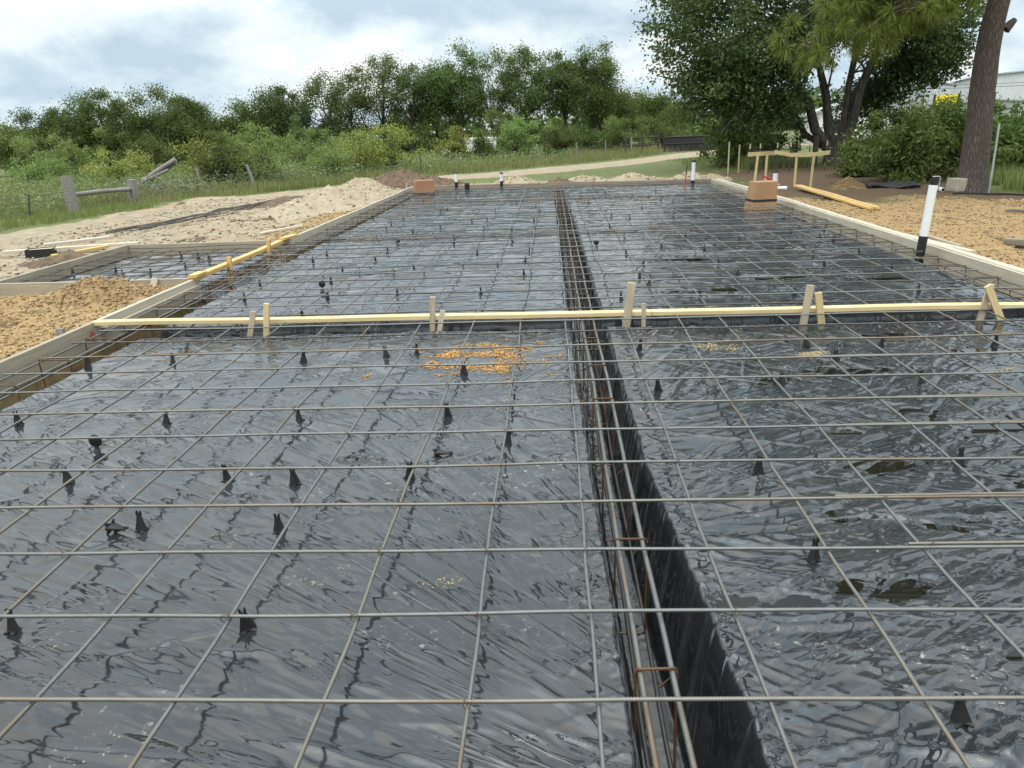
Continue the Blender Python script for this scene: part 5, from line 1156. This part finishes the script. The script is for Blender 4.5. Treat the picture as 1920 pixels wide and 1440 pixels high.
def weeds(name, base, h, per, sz, seed, mat):
    r_ = np.random.default_rng(seed); n = len(base); hh = h*(.35+.9*r_.random(n)); P = np.repeat(base, per, 0)+r_.normal(size=(n*per, 3))*np.array((.07, .07, 0)); P[:, 2] += np.repeat(hh, per)*r_.random(n*per)
    V, F = leaf_quads(P, sz, sz*.5, r_, .35); return tag(obj(name, V, F, mat), kind='stuff')
weeds('weeds', w1, .58, 7, .075, 13, M['weed']); weeds('weeds', w2, .55, 5, .11, 14, M['weed'])
fl = w1[::14].copy(); rr_ = np.random.default_rng(15); fl[:, 2] += .3+.25*rr_.random(len(fl)); V, F = leaf_quads(fl, .05, .04, rr_); tag(obj('seed_heads', V, F, M['flower']), kind='stuff')

# ------------------------------------------------------------------ fences, brush, gate, truck
brace = thing('fence_brace', 'two thick grey fence posts joined by a rail at the left roadside', 'fence', (-12.24, 19.77, gz(-12.24, 19.77)))
o0 = np.array((-12.24, 19.77, gz(-12.24, 19.77)))
m = MB(); m.tube([(0, 0, -.2), (-.03, 0, .4), (-.06, 0, .98)], [.155, .145, .13], 12); m.build('post', M['greywood'], brace, True)
m = MB(); m.tube([(.30, 2.45, -.2), (.31, 2.45, .3), (.33, 2.45, .72)], [.15, .14, .125], 12); m.build('post', M['greywood'], brace, True)
m = MB(); m.tube([(0, .1, .50), (.15, 1.2, .50), (.30, 2.35, .46)], [.06, .055, .06], 9); m.build('rail', M['greywood'], brace, True)
m = MB(); m.tube([(.42, 2.3, -.1), (.38, 2.32, .5)], .03, 8); m.build('stay', M['greywood'], brace, True)
wf = thing('wire_fence', 'wire fence with thin steel and crooked wooden posts along the pasture', 'fence', (0, 0, 0))
FP = [(-13.6, 15.2, .62, .02, 0, 'tpost'), (-12.45, 18.3, .62, .02, .08, 'tpost'), (-12.2, 27.3, .85, .055, -.05, 'greywood'), (-10.25, 27.13, .88, .055, -.16, 'greywood'), (-9.69, 28.41, .66, .022, -.02, 'tpost'), (-8.2, 29.05, .80, .022, .02, 'tpost'), (-7.2, 30.8, .55, .022, 0, 'tpost'), (-5.4, 33.2, .9, .02, 0, 'tpost'), (-4.1, 35, .8, .03, 0, 'greywood'), (-2.2, 37.2, .9, .02, 0, 'tpost'), (-.6, 38.8, .8, .03, 0, 'greywood'), (1.3, 41, .85, .03, 0, 'greywood'), (2.9, 43, .85, .03, 0, 'greywood'), (4.4, 44.6, .95, .05, 0, 'greywood')]
for (x, y, h, r, ln, mt) in FP:
    z = gz(x, y); m = MB(); m.tube([(x, y, z-.2), (x+ln*.25, y, z+h*.5), (x+ln, y, z+h)], [r*1.1, r, r*.85], 8); m.build('post', M[mt], wf, True)
for hz in (.22, .42, .58):
    m = MB(); m.tube([(x+ln*hz, y, gz(x, y)+min(hz, h-.05)) for (x, y, h, r, ln, mt) in FP], .006, 4); m.build('wire', M['wire'], wf)
rf = thing('rail_fence', 'dark wooden rail fence leading up to the black gate', 'fence', (5.2, 45.2, 0))
for q in range(3):
    m = MB(); m.box((-1.1+q*.95, -.6+q*.5, .5), (.10, .10, 1.15)); m.build('post', M['farbark'], rf)
for z in (.45, .85):
    m = MB(); m.tube([(-1.1, -.6, z), (.8, .4, z+.02)], .05, 6); m.build('rail', M['farbark'], rf)
gt = thing('gate', 'long black solid gate standing open beside the dirt road', 'gate', (6.3, 45.6, gz(6.3, 45.6)), R(14))
m = MB(); m.box((1.5, 0, .42), (3.0, .05, .72)); m.build('panel', M['blackpaint'], gt)
for z in (.06, .43, .80):
    m = MB(); m.tube([(0, -.05, z), (3.0, -.05, z)], .035, 8); m.build('rail', M['blackpaint'], gt)
for x in (0, 3.0):
    m = MB(); m.tube([(x, 0, -.2), (x, 0, .92)], .07, 8); m.build('post', M['blackpaint'], gt)
tp = thing('garden_fence', 'row of thin green posts with white tips before the shade tree', 'fence', (6.4, 24.5, gz(6.4, 24.5)))
for k, x in enumerate((-.45, -.12, .42, .85, 1.45, 2.0, 2.55)):
    m = MB(); m.tube([(x, .3*k*.4, -.1), (x, .3*k*.4, .72)], .018, 6); m.build('post', M['tpost'], tp)
    m = MB(); m.tube([(x, .3*k*.4, .72), (x, .3*k*.4, .86)], .02, 6); m.build('tip', M['form_light'], tp)
for z in (.35, .65):
    m = MB(); m.tube([(-.45, 0, z), (2.55, .72, z)], .006, 4); m.build('wire', M['wire'], tp)
m = MB(); m.tube([(0, 0, -.2), (0, 0, .95)], .09, 9); o = m.build('fence_post', M['farbark'], None, True); o.location = (8.45, 26.3, gz(8.45, 26.3)); tag(o, 'thick dark post standing left of the shade tree trunk', 'post')
for k, (x, y, h, lab) in enumerate(((5.35, 24.6, .95, 'taller'), (5.75, 25.0, .85, 'shorter'))):
    m = MB(); m.tube([(0, 0, -.1), (0, 0, h)], .022, 6); o = m.build('tan_stake', M['stake'], None); o.location = (x, y, gz(x, y)); tag(o, '%s of two thin tan stakes in the grass left of the garden fence' % lab, 'stake')
# fallen timber and brush
lg = thing('fallen_timber', 'grey fallen timbers propped up behind the fence brace', 'log', (-13.45, 27.0, gz(-13.4, 27)))
for (a, b, r) in (((-.95, 0, .28), (.55, .2, 1.13), .075), ((-.8, .2, .22), (.50, .3, 1.02), .06), ((-1.2, -.2, .15), (.30, .1, .80), .05)):
    m = MB(); m.tube([a, tuple((np.array(a)+np.array(b))/2+np.array((0, 0, .03))), b], [r*.8, r, r*1.05], 9); m.build('timber', M['greywood'], lg, True)
bp = thing('brush_pile', 'tangled pile of dry grey branches behind the fence brace', 'brush pile', (-13.3, 25.6, gz(-13.3, 25.6)))
r_ = np.random.default_rng(33); m = MB()
for q in range(150):
    c = r_.normal(size=3)*np.array((.75, .7, .16))+np.array((.3, 0, .22)); d = r_.normal(size=3)*np.array((1, 1, .45)); d /= np.linalg.norm(d); L = .25+.55*r_.random(); c[2] = max(c[2], .03)
    m.tube([c-d*L/2, c+r_.normal(size=3)*.05, c+d*L/2], [.013, .011, .005], 4)
m.build('branches', M['greywood'], bp)
# white truck behind the shrubs
tk = thing('truck', 'white box truck parked in the pasture, half hidden by shrubs', 'truck', (-4.4, 44.6, gz(-4.4, 44.6)), R(4))
cabp = [(-1.55, .36), (-1.55, .62), (-1.38, .68), (-1.18, .70), (-1.02, .98), (-.62, 1.0), (-.60, .36)]
def extr(prof, y0, y1):
    n = len(prof); V = [(x, y, z) for y in (y0, y1) for x, z in prof]; F = [(i, (i+1) % n, n+(i+1) % n, n+i) for i in range(n)]+[tuple(range(n-1, -1, -1)), tuple(n+i for i in range(n))]; return V, F
m = MB(); m.add(*extr(cabp, -.55, .55)); m.build('cab', M['truckwhite'], tk)
m = MB(); m.add(*extr([(-1.08, .72), (-.97, .94), (-.68, .95), (-.68, .72)], -.553, .553)); m.build('window', M['darkglass'], tk)
m = MB(); m.box((.55, 0, .87), (1.75, 1.15, .72)); b = m.build('cargo_box', M['truckwhite'], tk); bv = b.modifiers.new('b', 'BEVEL'); bv.width = .03
m = MB(); m.box((.1, 0, .42), (2.9, .7, .12)); m.build('chassis', M['blackpaint'], tk)
for x in (-1.15, .55, 1.05):
    for y in (-.5, .5):
        m = MB(); m.tube([(x, y-.09, .27), (x, y+.09, .27)], .27, 16); wl = m.build('wheel', M['tyre'], tk)
        m = MB(); m.tube([(x, y-.095, .27), (x, y+.095, .27)], .13, 12); m.build('rim', M['galv'], wl)

# ------------------------------------------------------------------ buildings on the right
def shed(label, loc, rz, w_, d_, h, rh, extra=None, name='metal_building', wall='whitemetal', cat='building'):
    root = thing(name, label, cat, loc, rz)
    V, F = extr([(-w_/2, -.5), (-w_/2, h), (0, h+rh), (w_/2, h), (w_/2, -.5)], -d_/2, d_/2)
    m = MB(); m.add(V, F); m.build('wall', M[wall], root)
    m = MB(); t = .12
    for s in (-1, 1):
        V = [(s*(w_/2+.25), y, h-.08+dz) for y in (-d_/2-.25, d_/2+.25) for dz in (0, t)]+[(s*.003, y, h+rh+.03+dz) for y in (-d_/2-.25, d_/2+.25) for dz in (0, t)]
        m.add(V, [(0, 1, 3, 2), (4, 6, 7, 5), (1, 5, 7, 3), (0, 2, 6, 4), (0, 4, 5, 1), (2, 3, 7, 6)])
    m.build('roof', M['roofmetal'], root)
    return root
s1 = shed('tall white corrugated metal building at the right edge behind the pine', (55.5, 97, 0), R(-18), 15, 18, 5.1, .35)
m = MB(); m.box((-6.3, -9.03, 1.6), (1.1, .08, 1.3)); m.build('door', M['darkglass'], s1)
s2 = shed('long pale metal building seen between the shade tree and the pine', (47.5, 118, 0), R(-14), 13, 14, 4.9, 1.3)
s3 = shed('grey metal building with a low gable left of the pale one', (44.6, 108, 0), R(-14), 4.2, 8, 4.1, .9, wall='roofmetal')
s4 = shed('low dark grey shed below the tall white building', (42.0, 82, 0), R(-16), 5.5, 4, 2.35, .15, name='low_shed', wall='roofmetal')
s5 = shed('pale cream house wall glimpsed between the shade tree trunks', (17.6, 50, 0), R(-10), 4.2, 4, 1.7, .6, name='house', wall='truckwhite')
m = MB(); m.box((-.6, -2.03, 1.0), (.8, .08, .7)); m.build('window', M['darkglass'], s5)
sg = thing('roadside_sign', 'bright yellow roadside sign with dark edge rising above the bushes', 'sign', (20.15, 43, gz(19.9, 43)-.12), R(-14))
m = MB(); m.box((0, 0, 2.14), (1.02, .10, .56)); m.build('panel', M['yellow'], sg)
for (c, d) in (((.55, 0, 2.14), (.08, .16, .62)), ((-.55, 0, 2.14), (.08, .16, .62)), ((0, 0, 1.82), (1.18, .16, .07))):
    m = MB(); m.box(c, d); m.build('frame', M['blackpaint'], sg)
for x in (-.35, .35):
    m = MB(); m.tube([(x, .12, -.3), (x, .12, 2.3)], .05, 8); m.build('pole', M['blackpaint'], sg)
up_ = thing('utility_pole', 'thin utility pole in front of the tall white building', 'utility pole', (30.4, 58, 0))
m = MB(); m.tube([(0, 0, -.3), (0, 0, 2.75)], .06, 8); m.build('pole', M['farbark'], up_)
m = MB(); m.tube([(-.22, 0, 2.7), (.22, 0, 2.72)], .03, 6); m.build('crossarm', M['farbark'], up_)
for k, (zl, lab) in enumerate(((4.35, 'upper'), (4.05, 'lower'))):
    m = MB(); t = np.linspace(0, 1, 24); m.tube(np.stack([22+60*t, 88-6*t, zl-.5*(t*(1-t))*2], -1), .025, 4); tag(m.build('power_line', M['wire'], None), '%s power line crossing before the white buildings at right' % lab, 'power line')
